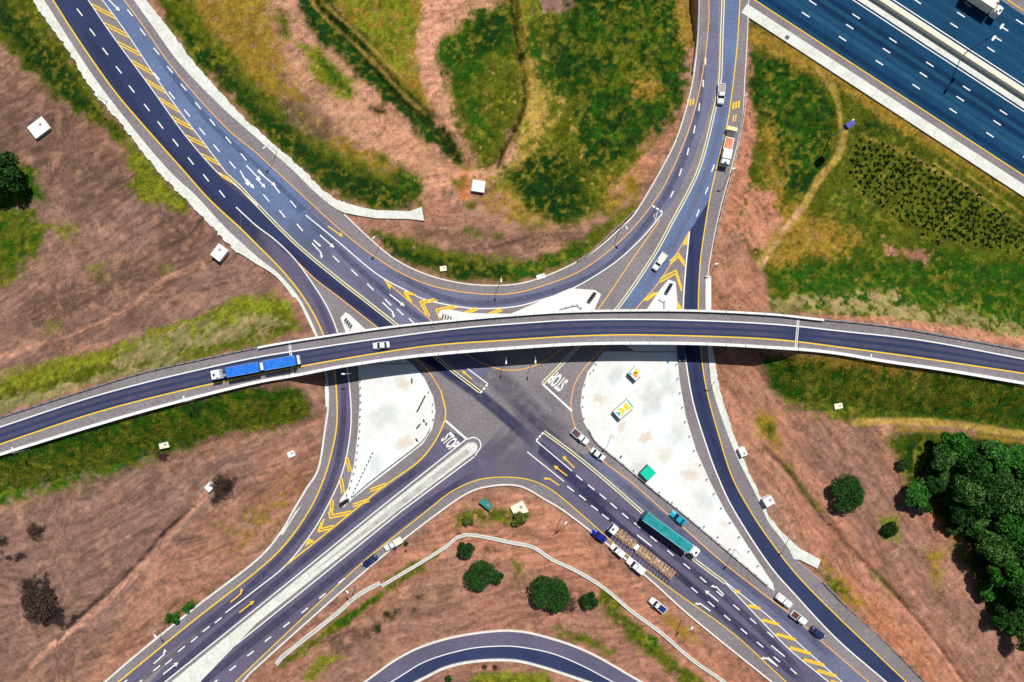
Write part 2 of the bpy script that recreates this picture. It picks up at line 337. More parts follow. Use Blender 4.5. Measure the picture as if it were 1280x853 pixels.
trail('dark', [(636, -20), (644, 30), (652, 80), (656, 120), (645, 160), (630, 185), (622, 210)], 6, 4, .9, 6)
patch('brown', [(560, 280), (680, 290), (760, 270), (745, 295), (660, 322), (560, 318), (500, 290)], 12, 24, .75, .8); patch('pink', [(760, 240), (800, 200), (850, 150), (866, 110), (862, 60), (872, 60), (858, 140), (822, 205), (770, 260)], 5, 8, .9)
patch('olive', [(468, 288), (530, 300), (600, 322), (660, 326), (730, 296), (800, 242), (795, 262), (740, 316), (702, 336), (640, 354), (570, 351), (530, 340), (490, 318)], 5, 12)
patch('dgreen', [(470, 296), (520, 312), (575, 330), (640, 336), (700, 318), (700, 332), (640, 350), (570, 347), (530, 336), (492, 316)], 5, 14, .8)
patch('bright', [(640, 340), (720, 310), (745, 305), (720, 325), (660, 348)], 5, 10, .7); patch('orange', [(572, 215), (586, 215), (588, 248), (574, 250)], 4, 8); patch('ochre', [(760, 225), (800, 215), (790, 255), (765, 260)], 10, 18, .7)
for q in ((580, 288), (600, 292), (622, 295), (572, 228), (560, 240), (588, 258)): patch('olive', [(q[0]-7, q[1]-4), (q[0]+7, q[1]-4), (q[0]+6, q[1]+4), (q[0]-6, q[1]+4)], 4, 8, .8)
# east of the ramp
patch('olive', [(936, 20), (975, 45), (1300, 248), (1400, 320), (1400, 455), (1280, 430), (1200, 417), (1100, 404), (962, 391), (956, 360), (950, 330), (925, 300), (930, 250), (938, 190), (941, 110)], 4, 10)
patch('green', [(960, 385), (965, 330), (1060, 310), (1150, 330), (1280, 330), (1400, 400), (1280, 425), (1200, 400), (1080, 395)], 10, 40, .7)
patch('green', [(1050, 180), (1110, 170), (1280, 280), (1280, 340), (1150, 300), (1060, 280)], 10, 40, .7)
patch('dgreen', [(936, 62), (985, 75), (1030, 105), (1046, 140), (1038, 200), (1015, 250), (975, 240), (966, 170), (945, 130)], 6, 22); patch('green', [(945, 75), (1020, 110), (1030, 200), (985, 220)], 8, 30, .6)
patch('dgreen', [(1080, 140), (1180, 195), (1300, 270), (1300, 300), (1180, 230), (1070, 175)], 8, 20, .7); patch('olive', [(1060, 180), (1110, 180), (1250, 260), (1290, 310), (1180, 300), (1090, 250)], 10, 26)
patch('ochre', [(936, 32), (975, 46), (1120, 135), (1290, 248), (1290, 258), (1150, 178), (1070, 125), (1020, 95), (970, 68), (938, 58)], 5, 12, .85)
patch('ochre', [(960, 150), (975, 190), (975, 250), (1060, 290), (1060, 310), (970, 330), (935, 300), (940, 230)], 8, 30, .8); patch('olive', [(925, 200), (965, 180), (960, 240), (930, 290), (915, 270)], 6, 20, .8)
patch('pink', [(936, 235), (968, 245), (976, 280), (960, 312), (930, 305), (925, 280)], 8, 20, .9)
patch('olive', [(1040, 170), (1110, 165), (1180, 195), (1290, 270), (1300, 330), (1180, 320), (1090, 280), (1050, 230)], 10, 12)
patch('green', [(1150, 310), (1290, 330), (1290, 400), (1100, 390), (970, 380), (970, 345), (1080, 340)], 10, 30, .7)
trail('straw', [(1056, 166), (1048, 195), (1022, 228), (998, 268), (970, 300), (950, 330)], 9, 4, .85); trail('straw', [(1020, 85), (1046, 120), (1052, 160)], 5, 4, .7)
trail('pale', [(1000, 262), (975, 295), (955, 330)], 5, 3, .8); trail('straw', [(1170, 205), (1220, 240), (1290, 290)], 2.5, 2, .7); trail('straw', [(1180, 198), (1230, 232), (1290, 276)], 2.5, 2, .6); trail('straw', [(1080, 170), (1140, 195), (1180, 220)], 4, 3, .5)
patch('soil', [(888, 318), (935, 322), (960, 345), (957, 392), (886, 392)], 4, 6); patch('pink', [(932, 120), (948, 150), (940, 200), (930, 260), (905, 310), (893, 310), (905, 250), (925, 170)], 4, 8)
patch('ochre', [(965, 300), (1060, 285), (1075, 300), (1050, 312), (970, 330)], 8, 20, .65); patch('soil', [(1105, 305), (1165, 318), (1160, 330), (1110, 318)], 5, 12, .75); patch('grey', [(1050, 360), (1120, 365), (1120, 385), (1060, 380)], 8, 20, .6)
patch('grey', [(965, 375), (1050, 370), (1200, 390), (1290, 410), (1290, 436), (1200, 418), (1100, 402), (965, 390)], 6, 18, .6)
patch('pink', [(1010, 394), (1100, 398), (1210, 412), (1330, 436), (1330, 446), (1210, 426), (1100, 408), (1010, 398)], 3, 6, .95, .8)
# east, below the bridge
patch('pink', [(880, 440), (950, 440), (960, 500), (1010, 520), (1110, 530), (1130, 560), (1140, 640), (1260, 820), (1330, 880), (1150, 880), (1030, 720), (920, 540)], 8, 16, op=.55)
patch('mauve', [(1000, 530), (1100, 530), (1130, 620), (1200, 730), (1280, 810), (1290, 870), (1210, 853), (1120, 730), (1040, 620)], 20, 40, .8, .7)
patch('green', [(946, 446), (985, 443), (1060, 447), (1185, 466), (1330, 492), (1400, 560), (1280, 545), (1200, 530), (1080, 526), (1010, 512), (962, 486)], 4, 8)
patch('olive', [(946, 446), (1060, 447), (1185, 466), (1330, 492), (1400, 560), (1280, 545), (1200, 530), (1080, 526), (1010, 512), (962, 486)], 8, 30, .55)
patch('ochre', [(980, 442), (1060, 446), (1140, 458), (1140, 468), (1060, 460), (985, 452)], 5, 14, .7)
patch('olive', [(1102, 545), (1150, 536), (1330, 556), (1400, 580), (1400, 860), (1250, 790), (1225, 740), (1205, 700), (1170, 650), (1140, 620), (1122, 575)], 6, 12)
patch('dgreen', [(1120, 550), (1160, 542), (1330, 556), (1400, 580), (1400, 860), (1260, 790), (1230, 730), (1215, 690), (1180, 650), (1150, 620)], 12, 20, .85)
trail('straw', [(1070, 528), (1130, 527), (1200, 532), (1300, 548), (1400, 570)], 9, 4, .9); trail('orange', [(1165, 646), (1190, 668), (1212, 685)], 9, 5, .8, 10); trail('ochre', [(1115, 535), (1200, 542), (1280, 553)], 4, 4, .8, 8)
patch('ochre', [(945, 510), (965, 515), (980, 545), (978, 570), (960, 560), (945, 535)], 5, 14, .85); patch('olive', [(950, 525), (972, 530), (975, 555), (960, 555)], 5, 14, .8)
patch('soil', [(900, 450), (942, 450), (950, 500), (940, 530), (915, 500)], 5, 8); trail('brown', [(955, 560), (985, 590), (1010, 625), (1042, 665), (1080, 705), (1110, 735)], 4, 3, .85, 6)
trail('pale', [(1085, 712), (1130, 760), (1165, 800), (1200, 850), (1220, 880)], 3.5, 3, .7, 5); trail('olive', [(985, 582), (1010, 618), (1030, 640)], 6, 4, .6, 12); trail('olive', [(1090, 715), (1120, 745)], 6, 4, .6, 10)
patch('orange', [(1050, 720), (1100, 750), (1150, 810), (1180, 860), (1150, 860), (1100, 800), (1060, 760), (1040, 735)], 12, 22, .75, .45); patch('ochre', [(1030, 700), (1050, 725), (1080, 755), (1070, 765), (1040, 740)], 6, 14, .7)
patch('ochre', [(1160, 690), (1180, 690), (1175, 730), (1160, 720)], 8, 20, .7); patch('olive', [(1022, 712), (1040, 722), (1062, 742), (1050, 748), (1030, 735)], 5, 10, .6); patch('yg', [(1100, 645), (1122, 645), (1124, 672), (1105, 672)], 6, 10, .8)
patch('ochre', [(900, 540)], 1, 1) if False else None
# south, between the roads and the loop
patch('pink', [(560, 640), (650, 612), (700, 650), (780, 720), (960, 870), (900, 870), (700, 720), (560, 690), (430, 800), (330, 870), (310, 860), (430, 750)], 10, 20, op=.7)
patch('pink', [(665, 630), (690, 640), (720, 670), (740, 700), (710, 700), (680, 665)], 8, 16, .9, .75); patch('olive', [(570, 645), (590, 632), (640, 640), (665, 640), (655, 655), (600, 655), (572, 658)], 5, 14, .75)
patch('olive', [(345, 832), (420, 776), (470, 742), (490, 730), (520, 708), (528, 712), (475, 750), (420, 790), (352, 838)], 3, 6, .85); patch('green', [(420, 780), (470, 745), (470, 752), (430, 782)], 3, 5)
patch('yg', [(378, 848), (400, 825), (425, 815), (430, 822), (405, 835), (385, 858)], 5, 10, .9); patch('brown', [(400, 800), (470, 780), (470, 800), (420, 820)], 6, 14, .7)
patch('yg', [(575, 868), (600, 846), (640, 840), (680, 842), (700, 868)], 4, 8, .85); patch('olive', [(575, 868), (600, 850), (680, 848), (700, 868)], 4, 18, .5)
patch('olive', [(748, 736), (770, 748), (800, 785), (835, 815), (880, 856), (850, 856), (810, 815), (775, 790), (750, 765)], 5, 14, .8); patch('green', [(780, 775), (820, 800), (832, 815), (810, 808)], 4, 12, .7)
patch('olive', [(690, 785), (740, 795), (770, 815), (760, 822), (720, 805)], 5, 12, .75); patch('ochre', [(830, 770), (870, 790), (880, 805), (850, 795)], 5, 12, .7); patch('olive', [(640, 700), (655, 705), (655, 735), (642, 735)], 5, 14, .5)
patch('olive', [(475, 728), (520, 700), (545, 688), (548, 693), (520, 712), (480, 738)], 3, 8, .7)
for q in ((563, 732), (525, 748), (517, 765), (495, 765), (485, 770), (470, 787), (455, 795), (575, 670), (610, 688)): patch('dark', [(q[0]-3, q[1]-3), (q[0]+3, q[1]-3), (q[0]+3, q[1]+3), (q[0]-3, q[1]+3)], 4, 6, .9)
patch('pale', [(497, 735), (510, 733), (512, 745), (500, 746)], 5, 6, op=.8)
# ploughed / tyre-tracked directions in bare soil, as relief and tone
ang = np.where(PX < 420, .55, np.where(PX > 900, -.85, .2)); ang = ang+0*N3
xs_ = np.clip((PX-420)/120, 0, 1); xr = np.clip((PX-800)/120, 0, 1)
WX = GX+N3*7+N1*.9; WY = GY+np.roll(N3, 90, 1)*7+np.roll(N1, 40, 0)*.9
def trackset(a, sd):
    u = WX*math.cos(a)+WY*math.sin(a); v = -WX*math.sin(a)+WY*math.cos(a)
    return vn(u/9, v, .8, sd)*.4+vn(u/6, v, .42, sd+9)*.4+vn(u/16, v, 2.3, sd+20)*.25
trk = trackset(.5, 60)*(1-xs_)+trackset(.15, 64)*xs_*(1-xr)+trackset(-.9, 68)*xr
soilm = np.clip(1-G, 0, 1)
C *= (1+(trk-.5)[..., None]*1.25*soilm[..., None]); C = C*(1-soilm[..., None])+C*soilm[..., None]*np.array((.97, .97, 1.02))*(1-(1-xs_[..., None])*np.array((.14, .09, .06)));
vg = np.clip(G, 0, 1)*np.clip((fbm(PX, PY, 5.5, 3, 77)-.52)*7, 0, 1)*np.clip(.55+N1*2.5, .1, 1); mixc(vg*.6, s2l((132, 122, 40)))
vd = np.clip(G, 0, 1)*np.clip((fbm(PX, PY, 6.5, 3, 97)-.55)*8, 0, 1); mixc(vd*.32, s2l((14, 30, 6)))
sd_ = soilm*np.clip((fbm(PX, PY, 6, 4, 117)-.60)*9, 0, 1); mixc(sd_*.45, s2l((84, 66, 48)))
sp_ = soilm*np.clip((fbm(PX, PY, 12, 4, 127)-.58)*6, 0, 1); mixc(sp_*.3, s2l((186, 142, 116))); C *= (1+(NF-.5)[..., None]*(.34+.30*np.clip(G, 0, 1)[..., None])+(NM-.5)[..., None]*(.18+.24*np.clip(G, 0, 1)[..., None]))
C = np.clip(C*(1.0+.12*soilm[..., None]), .004, .8)
# relief
Z = -.12-.25*fbm(GX, GY, 14, 4, 40)-.10*trk*soilm-.10*NF*np.clip(G, 0, 1)
def cut(path, wd, dep):
    global Z
    path = spline(path, 12); x = [p[0] for p in path]; y = [p[1] for p in path]
    i0, i1 = np.searchsorted(gx, ((min(x)-40-640)*S, (max(x)+40-640)*S)); j0, j1 = np.searchsorted(gy, ((426.5-max(y)-40)*S, (426.5-min(y)+40)*S)); sl = (slice(j0, j1), slice(i0, i1))
    d = ldist(path, PX[sl], PY[sl])+N2[sl]*6; Z[sl] -= dep*np.clip(1-d/wd, 0, 1)
cut([(365, -30), (430, 50), (490, 115), (540, 155), (578, 205)], 14, 1.6); cut([(640, -20), (650, 70), (656, 120), (640, 170), (624, 205)], 7, 1.3)
cut([(955, 560), (985, 590), (1010, 625), (1042, 665), (1110, 735), (1165, 800), (1210, 860)], 5, .9); cut([(240, 637), (205, 668), (180, 698), (140, 735), (60, 808)], 5, .9); cut([(264, 324), (205, 357), (165, 383), (50, 435)], 5, .6)
# dropped ground west of the ramp bridge at the top
pit = sdist([(861, -90), (880, -90), (880, 30), (872, 56), (868, 50), (862, 10)], PX, PY); Z -= 6.5*np.clip(pit/3, 0, 1)
# embankments for the overpass approaches
def emb(xs, inner):
    global Z
    pc = [(x, float((fT(x)+fB(x))/2)) for x in xs]
    dz = [float(zdk(x)) for x in xs]
    cen = [W(x, y, z)[:2] for (x, y), z in zip(pc, dz)]
    best = np.full(GX.shape, -99.)
    for (a, b, z0, z1) in zip(cen, cen[1:], dz, dz[1:]):
        dx, dy = b[0]-a[0], b[1]-a[1]; L = dx*dx+dy*dy; t = np.clip(((GX-a[0])*dx+(GY-a[1])*dy)/L, 0, 1)
        d = np.hypot(GX-a[0]-t*dx, GY-a[1]-t*dy); hh = z0+(z1-z0)*t
        tr_ = ((GX-a[0])*dx+(GY-a[1])*dy)/L; over = np.maximum((tr_-1)*math.sqrt(L) if b is cen[-1] and inner == 1 else 0*tr_, (-tr_)*math.sqrt(L) if a is cen[0] and inner == 0 else 0*tr_); dv = 1.85-1.1*np.clip(over/4, 0, 1)
        best = np.maximum(best, hh-.22-np.maximum(0, d-5.1)/dv)
    Z = np.where(best > Z, best-.12*trk-.15*np.clip(G, 0, 1)*NF, Z)
emb(list(range(-220, 352, 30))+[352], 1); emb([1008]+list(range(1030, 1520, 30)), 0)
# keep clear of the carriageways
EW = [(55, 0), (90, 55), (125, 107), (170, 165), (211, 213), (245, 245), (282, 285), (320, 320), (350, 344), (376, 376), (397, 420), (404, 450), (409, 480), (410, 508), (406, 539), (398, 586), (383, 611), (367, 638), (350, 667), (320, 701), (250, 755), (175, 815), (132, 852)]
KS = [(304, 852), (320, 835), (432, 735), (495, 682), (558, 634), (590, 614), (620, 607), (645, 607), (662, 613), (680, 624), (705, 639), (760, 681), (815, 727), (865, 772), (965, 853)]
ER = [(1152, 850), (1110, 807), (1060, 762), (1027, 727), (997, 702), (977, 674), (960, 652), (947, 623), (922, 573), (905, 531), (890, 483), (885, 448), (883, 388), (885, 343), (892, 300), (902, 255), (917, 200), (928, 150), (931, 100), (934, 50), (936, 0)]
KN = [(874, 0), (872, 50), (865, 107), (847, 170), (826, 213), (795, 265), (775, 286), (740, 316), (702, 337), (665, 351), (640, 356), (607, 357), (570, 353), (532, 343), (495, 325), (465, 301), (430, 268), (415, 258), (366, 213), (320, 172), (275, 132), (225, 80), (190, 32), (167, 0)]
EWc = [(8, -80)]+EW+[(62, 910)]; rd_ = sdist(EWc+[(230, 915)]+KS+[(1030, 915)]+[(1210, 915)]+ER+[(936, -85), (874, -85)]+KN+[(125, -80)], PX, PY)*S
Z = np.where(rd_ > -14, np.minimum(Z, -.08+np.maximum(0, -rd_-.3)*.85), Z)
ny, nx = GX.shape
verts = np.stack([GX, GY, Z], -1).reshape(-1, 3)
idx = np.arange(nx*ny).reshape(ny, nx); quads = np.stack([idx[:-1, :-1], idx[:-1, 1:], idx[1:, 1:], idx[1:, :-1]], -1).reshape(-1, 4)
gm = bpy.data.meshes.new('ground'); gm.vertices.add(len(verts)); gm.vertices.foreach_set('co', verts.ravel().astype(np.float32))
gm.loops.add(quads.size); gm.loops.foreach_set('vertex_index', quads.ravel().astype(np.int32)); gm.polygons.add(len(quads))
gm.polygons.foreach_set('loop_start', (np.arange(len(quads))*4).astype(np.int32)); gm.polygons.foreach_set('loop_total', np.full(len(quads), 4, np.int32))
gm.update(); gm.polygons.foreach_set('use_smooth', np.ones(len(quads), bool))
ca = gm.color_attributes.new('cover', 'FLOAT_COLOR', 'POINT'); ca.data.foreach_set('color', np.concatenate([C.reshape(-1, 3), np.clip(G, 0, 1).reshape(-1, 1)], 1).ravel().astype(np.float32))
m = bpy.data.materials.new('earth_and_veld'); m.use_nodes = True; n = m.node_tree; b = n.nodes['Principled BSDF']; b.inputs['Roughness'].default_value = .95; b.inputs['Specular IOR Level'].default_value = .08
at = n.nodes.new('ShaderNodeAttribute'); at.attribute_name = 'cover'; tc = n.nodes.new('ShaderNodeTexCoord')
t = n.nodes.new('ShaderNodeTexNoise'); t.inputs['Scale'].default_value = 1.9; t.inputs['Detail'].default_value = 6; t.inputs['Roughness'].default_value = .8; n.links.new(tc.outputs['Object'], t.inputs['Vector'])
def mrng(n, a, b_, c, d, src):
    r = n.nodes.new('ShaderNodeMapRange'); r.inputs[1].default_value = a; r.inputs[2].default_value = b_; r.inputs[3].default_value = c; r.inputs[4].default_value = d; n.links.new(src, r.inputs[0]); return r.outputs[0]
g1 = mrng(n, .3, .7, .5, 1.6, t.outputs['Fac']); g0 = mrng(n, .3, .7, .66, 1.34, t.outputs['Fac'])
mx = n.nodes.new('ShaderNodeMix'); mx.data_type = 'FLOAT'; n.links.new(at.outputs['Alpha'], mx.inputs[0]); n.links.new(g0, mx.inputs[2]); n.links.new(g1, mx.inputs[3])
sc_ = n.nodes.new('ShaderNodeVectorMath'); sc_.operation = 'SCALE'; n.links.new(at.outputs['Color'], sc_.inputs[0]); n.links.new(mx.outputs[0], sc_.inputs['Scale']); n.links.new(sc_.outputs[0], b.inputs['Base Color'])
bp = n.nodes.new('ShaderNodeBump'); bp.inputs['Strength'].default_value = .8; bp.inputs['Distance'].default_value = .25; n.links.new(t.outputs['Fac'], bp.inputs['Height']); n.links.new(bp.outputs[0], b.inputs['Normal'])
gm.materials.append(m); go = bpy.data.objects.new('ground', gm); col.objects.link(go); go['kind'] = 'structure'
def ground_z(x, y):
    i = int(np.clip(np.searchsorted(gx, x), 1, nx-1)); j = int(np.clip(np.searchsorted(gy, y), 1, ny-1))
    return float(min(Z[j, i], Z[j-1, i], Z[j, i-1], Z[j-1, i-1]))
def GP(px, py, h=0.0):           # world point on the terrain under a photo pixel (h: extra height of the feature seen)
    z = 0.0
    for _ in range(4):
        x, y, _z = W(px, py, z+h); z = ground_z(x, y)
    return (x, y, z)

# ------------------------------------------------------------------ road network
RZ = .05
def xy(pts, z=RZ): return [W(p[0], p[1], z)[:2] for p in pts]
EWs, KSs, ERs, KNs = spline(ext(EW, 90, 90)), spline(ext(KS, 90, 90)), spline(ext(ER, 90, 90)), spline(ext(KN, 90, 90))
o = MB().prism(xy(EWs+KSs+ERs+KNs), -1.2, RZ).build('road', M['shoulder'], fix=False); o['kind'] = 'structure'
layer = [RZ+.006]
def fill(a, b, mkey, name='road_lane', z=None):
    z = z or layer[0]; layer[0] += .0008
    if z is not None: pass
    A = spline(a); B = spline(b)
    o = MB().poly(xy(A+B[::-1], z), z).build(name, M[mkey], fix=False); o['kind'] = 'structure'
Y1 = [(66, 0), (96, 47), (140, 110), (175, 152), (229, 213), (262, 250), (300, 285), (320, 305), (345, 330), (370, 359), (390, 389), (404, 418), (415, 450), (420, 480), (421, 530), (413, 572), (402, 606), (386, 639), (357, 680), (320, 715), (237, 780), (155, 847)]
H1 = [(110, 0), (140, 44), (185, 105), (232, 170), (272, 216)]
H2 = [(128, 0), (160, 44), (195, 97), (225, 140), (252, 175), (284, 218)]
DC1 = [(284, 219), (300, 234), (320, 255), (370, 305), (420, 347), (457, 376), (495, 406), (530, 434), (562, 461), (600, 490)]
W1 = [(295, 259), (320, 282), (345, 301), (370, 326), (395, 361), (410, 386), (421, 413), (430, 445), (436, 476), (439, 521), (435, 561), (425, 599), (406, 639), (387, 670), (357, 707), (320, 737), (282, 766)]
O1 = [(371, 327), (395, 350), (420, 369), (470, 408), (510, 440), (536, 465), (551, 489), (557, 514), (554, 531), (541, 556), (521, 579), (480, 608), (443, 638), (395, 677), (357, 707)]
YN = [(155, 0), (175, 27), (212, 80), (250, 125), (287, 164), (320, 191), (344, 213), (382, 248), (420, 283), (457, 313), (495, 338), (532, 355), (570, 364), (607, 368), (640, 367), (677, 358), (727, 338), (777, 300), (815, 256), (840, 213), (865, 150), (880, 82), (886, 25), (886, 0)]
WN = [(382, 269), (420, 300), (470, 342), (507, 363), (532, 375), (570, 383), (600, 386), (640, 384), (670, 377), (715, 361), (765, 331), (802, 298), (828, 267)]
DCN = [(904, 0), (902, 50), (900, 100), (892, 142), (873, 213), (840, 278), (815, 323), (772, 385), (740, 415), (707, 450), (678, 480)]
YR = [(925, 0), (922, 50), (917, 100), (909, 155), (895, 213), (887, 250), (877, 313), (874, 350), (873, 387), (875, 420), (877, 448), (884, 491), (898, 543), (915, 596), (938, 639), (962, 675), (997, 720), (1047, 771), (1132, 852)]
WR = [(862, 289), (857, 338), (854, 387), (855, 420), (857, 448), (866, 501), (881, 551), (897, 595), (918, 639), (960, 704), (997, 747), (1047, 800), (1107, 852)]
OG = [(862, 289), (827, 348), (796, 385), (768, 420), (740, 450), (725, 468), (716, 488), (714, 514), (721, 539), (735, 559), (758, 580), (790, 604), (830, 639), (857, 662), (902, 702), (960, 747), (987, 767), (1025, 800), (1085, 852)]
OW = [(480, 350), (500, 367), (537, 399), (580, 440), (600, 453), (622, 461), (640, 463), (660, 460), (690, 446), (720, 418), (749, 385), (790, 325), (825, 275)]
YS = [(295, 852), (320, 828), (395, 757), (457, 700), (533, 639), (558, 619), (583, 605), (608, 598), (640, 597), (665, 601), (690, 613), (722, 639), (780, 690), (840, 737), (915, 791), (982, 852)]
DC2 = [(680, 540), (715, 566), (752, 596), (800, 638), (865, 697), (907, 729)]
SE1 = [(907, 729), (960, 785), (990, 815), (1035, 852)]; SE2 = [(907, 728), (960, 770), (1010, 815), (1052, 852)]
def sub(p, a, b): return [q for i, q in enumerate(p) if a <= i < b]
fill(ext(Y1[:7], 90), ext(H1, 90)+[(300, 236), (320, 257)], 'lane_navy')
fill(W1[:4]+O1[1:5]+[(560, 470)], DC1[2:], 'lane_navy')
fill(Y1[6:16], [(300, 262)]+W1[1:11], 'lane_plum')
fill(Y1[15:]+[(80, 910)], W1[10:]+[(207, 820), (140, 880)], 'lane_plum')
fill(ext(H2, 90)[:-1]+[(300, 233), (345, 280), (400, 325)], ext(YN[:8], 90)+[(410, 290)], 'lane_blue')
fill([(345, 280), (400, 328), (457, 372), (530, 430), (600, 480)], [(382, 262), (420, 301), (470, 342), (540, 398), (620, 455)], 'lane_grey')
fill(YN[7:], WN+[(845, 245), (870, 190), (895, 100), (898, 0)], 'lane_grey')
fill(ext(DCN[:8], 90), ext(YR[:6], 90)+[(862, 289), (827, 348), (796, 385)], 'lane_blue')
fill(ext(YR, 90, 90)[6:], [(868, 280)]+ext(WR, 0, 90), 'lane_navy')
fill([(664, 602)]+YS[10:]+[(1050, 915)], [(678, 543)]+DC2[1:]+SE1[1:]+[(1120, 915)], 'lane_plum')
fill(DC2[1:]+SE2[1:]+[(1120, 915)], [(745, 570)]+OG[11:]+[(1150, 915)], 'lane_grey')
MU = [(583, 549), (470, 639), (320, 761), (207, 852)]; ML = [(593, 571), (502, 639), (320, 786), (237, 852)]
fill([(130, 915), (230, 810), (357, 707), (443, 638), (520, 580), (553, 534)], ext(MU, 0, 80)[::-1], 'lane_plum')
fill(YS[:8][::-1]+[(235, 915)], ext(ML, 0, 80), 'lane_plum')
# ---- tyre-polished bands with soft edges
def soft_mat(name, c):
    m = bpy.data.materials.new(name); m.use_nodes = True; n = m.node_tree; b = n.nodes['Principled BSDF']; b.inputs['Base Color'].default_value = (*s2l(c), 1); b.inputs['Roughness'].default_value = .85
    b.inputs['Specular IOR Level'].default_value = .12
    a = n.nodes.new('ShaderNodeAttribute'); a.attribute_name = 'wear'; tc = n.nodes.new('ShaderNodeTexCoord'); t = n.nodes.new('ShaderNodeTexNoise'); t.inputs['Scale'].default_value = .5; t.inputs['Detail'].default_value = 6
    n.links.new(tc.outputs['Object'], t.inputs['Vector']); r = mrng(n, .3, .7, .55, 1.15, t.outputs['Fac'])
    mu = n.nodes.new('ShaderNodeMath'); mu.operation = 'MULTIPLY'; n.links.new(a.outputs['Fac'], mu.inputs[0]); n.links.new(r, mu.inputs[1]); n.links.new(mu.outputs[0], b.inputs['Alpha']); return m
RUB = soft_mat('tyre_polish', (54, 54, 88)); RUBM = soft_mat('motorway_tyre_polish', (14, 40, 78)); PALE = soft_mat('bleached_asphalt', (120, 112, 130)); MPALE = soft_mat('bleached_motorway_asphalt', (50, 104, 138))
def wear(path, wd, al, m=RUB, z=None, zf=None):
    z = z or layer[0]; layer[0] += .0008; p = spline(path, 8); P = np.array([W(q[0], q[1], z if zf is None else float(zf(q[0])))[:2] for q in p]); vs = []; fs = []; al_ = []
    for i in range(len(P)):
        d = P[min(i+1, len(P)-1)]-P[max(i-1, 0)]; d /= np.hypot(*d)+1e-9; nn = np.array([-d[1], d[0]]); e = min(1, i/4, (len(P)-1-i)/4)
        for k, a in ((-.5, 0), (-.25, 1), (0, .8), (.25, 1), (.5, 0)):
            q = P[i]+nn*k*wd*S; vs.append((q[0], q[1], z if zf is None else float(zf(p[i][0]))+.017)); al_.append(a*al*e)
    for i in range(len(P)-1):
        for k in range(4): fs.append((i*5+k, i*5+k+1, i*5+k+6, i*5+k+5))
    me = bpy.data.meshes.new('tyre_track'); me.from_pydata(vs, [], fs); at = me.attributes.new('wear', 'FLOAT', 'POINT'); at.data.foreach_set('value', al_)
    me.materials.append(m); o = bpy.data.objects.new('tyre_track', me); col.objects.link(o); o['kind'] = 'structure'
wear([(500, 420), (545, 455), (590, 487), (630, 520), (670, 556), (720, 602), (770, 645)], 17, .85)
wear([(600, 455), (640, 490), (680, 530), (720, 550)], 34, .35); wear([(640, 500), (690, 545), (760, 600)], 14, .3)
wear([(720, 610), (800, 680), (880, 745), (960, 815), (1010, 860)], 10, .6); wear([(760, 625), (850, 700), (930, 768), (1010, 850)], 10, .5); wear([(700, 600), (780, 662), (860, 730), (950, 815)], 9, .4)
wear([(600, 590), (520, 640), (420, 720), (300, 815), (220, 880)], 12, .5); wear([(540, 575), (470, 625), (380, 700), (280, 785), (180, 870)], 10, .5); wear([(350, 715), (240, 800), (150, 870)], 8, .35)
wear([(590, 590), (640, 545), (650, 520), (637, 495)], 16, .3); wear([(540, 470), (560, 520), (575, 560), (600, 600)], 22, .15, PALE); wear([(600, 560), (650, 575), (700, 590)], 26, .3, PALE); wear([(660, 470), (690, 500), (705, 530)], 22, .3, PALE)
wear([(330, 290), (400, 345), (460, 390), (520, 440)], 9, .5); wear([(330, 255), (420, 330), (500, 400)], 14, .35, PALE); wear([(360, 250), (420, 310), (500, 380), (560, 420)], 9, .4)
wear([(190, 60), (260, 150), (330, 215), (420, 300)], 8, .3); wear([(205, 130), (270, 210), (330, 262)], 12, .4, PALE); wear([(100, 30), (180, 150), (260, 240), (330, 300)], 10, .3); wear([(880, 60), (872, 140), (845, 220), (800, 290), (740, 345), (640, 376), (560, 374), (480, 335)], 9, .35)
wear([(912, 60), (905, 130), (885, 210), (850, 290), (800, 370)], 9, .35, PALE); wear([(430, 470), (428, 540), (415, 600), (385, 655), (320, 727), (230, 800)], 9, .45); wear([(380, 345), (408, 400), (424, 450)], 9, .3)
wear([(760, 590), (820, 640), (900, 705), (980, 770), (1050, 830)], 10, .3); wear([(862, 280), (865, 340), (864, 400), (868, 460), (885, 530), (915, 610)], 8, .35)
def fade(a, b_, c, d, m):      # a-b opaque edge, c-d vanishing edge
    z = layer[0]; layer[0] += .0008; N = 8; vs = []; al_ = []; fs = []
    for i in range(N+1):
        for k in range(2):
            p = np.array(a if k == 0 else b_, float); q = np.array(c if k == 0 else d, float); w_ = W(*(p+(q-p)*i/N), z); vs.append((w_[0], w_[1], z)); al_.append((1-i/N)**1.3)
    fs = [(2*i, 2*i+1, 2*i+3, 2*i+2) for i in range(N)]; me = bpy.data.meshes.new('road_lane'); me.from_pydata(vs, [], fs); at = me.attributes.new('wear', 'FLOAT', 'POINT'); at.data.foreach_set('value', al_)
    me.materials.append(m); o = bpy.data.objects.new('road_lane', me); col.objects.link(o); o['kind'] = 'structure'
PL = soft_mat('worn_lane_blend', (104, 98, 120))
BL = soft_mat('mid_lane_blend', (98, 114, 146)); NV = soft_mat('navy_lane_blend', (48, 56, 88))
fade((345, 280), (383, 262), (405, 334), (440, 315), BL); fade((301, 285), (301, 262), (352, 335), (340, 298), NV)
fade((664, 602), (678, 543), (618, 590), (640, 510), PL); fade((593, 571), (608, 598), (640, 520), (655, 598), PL)
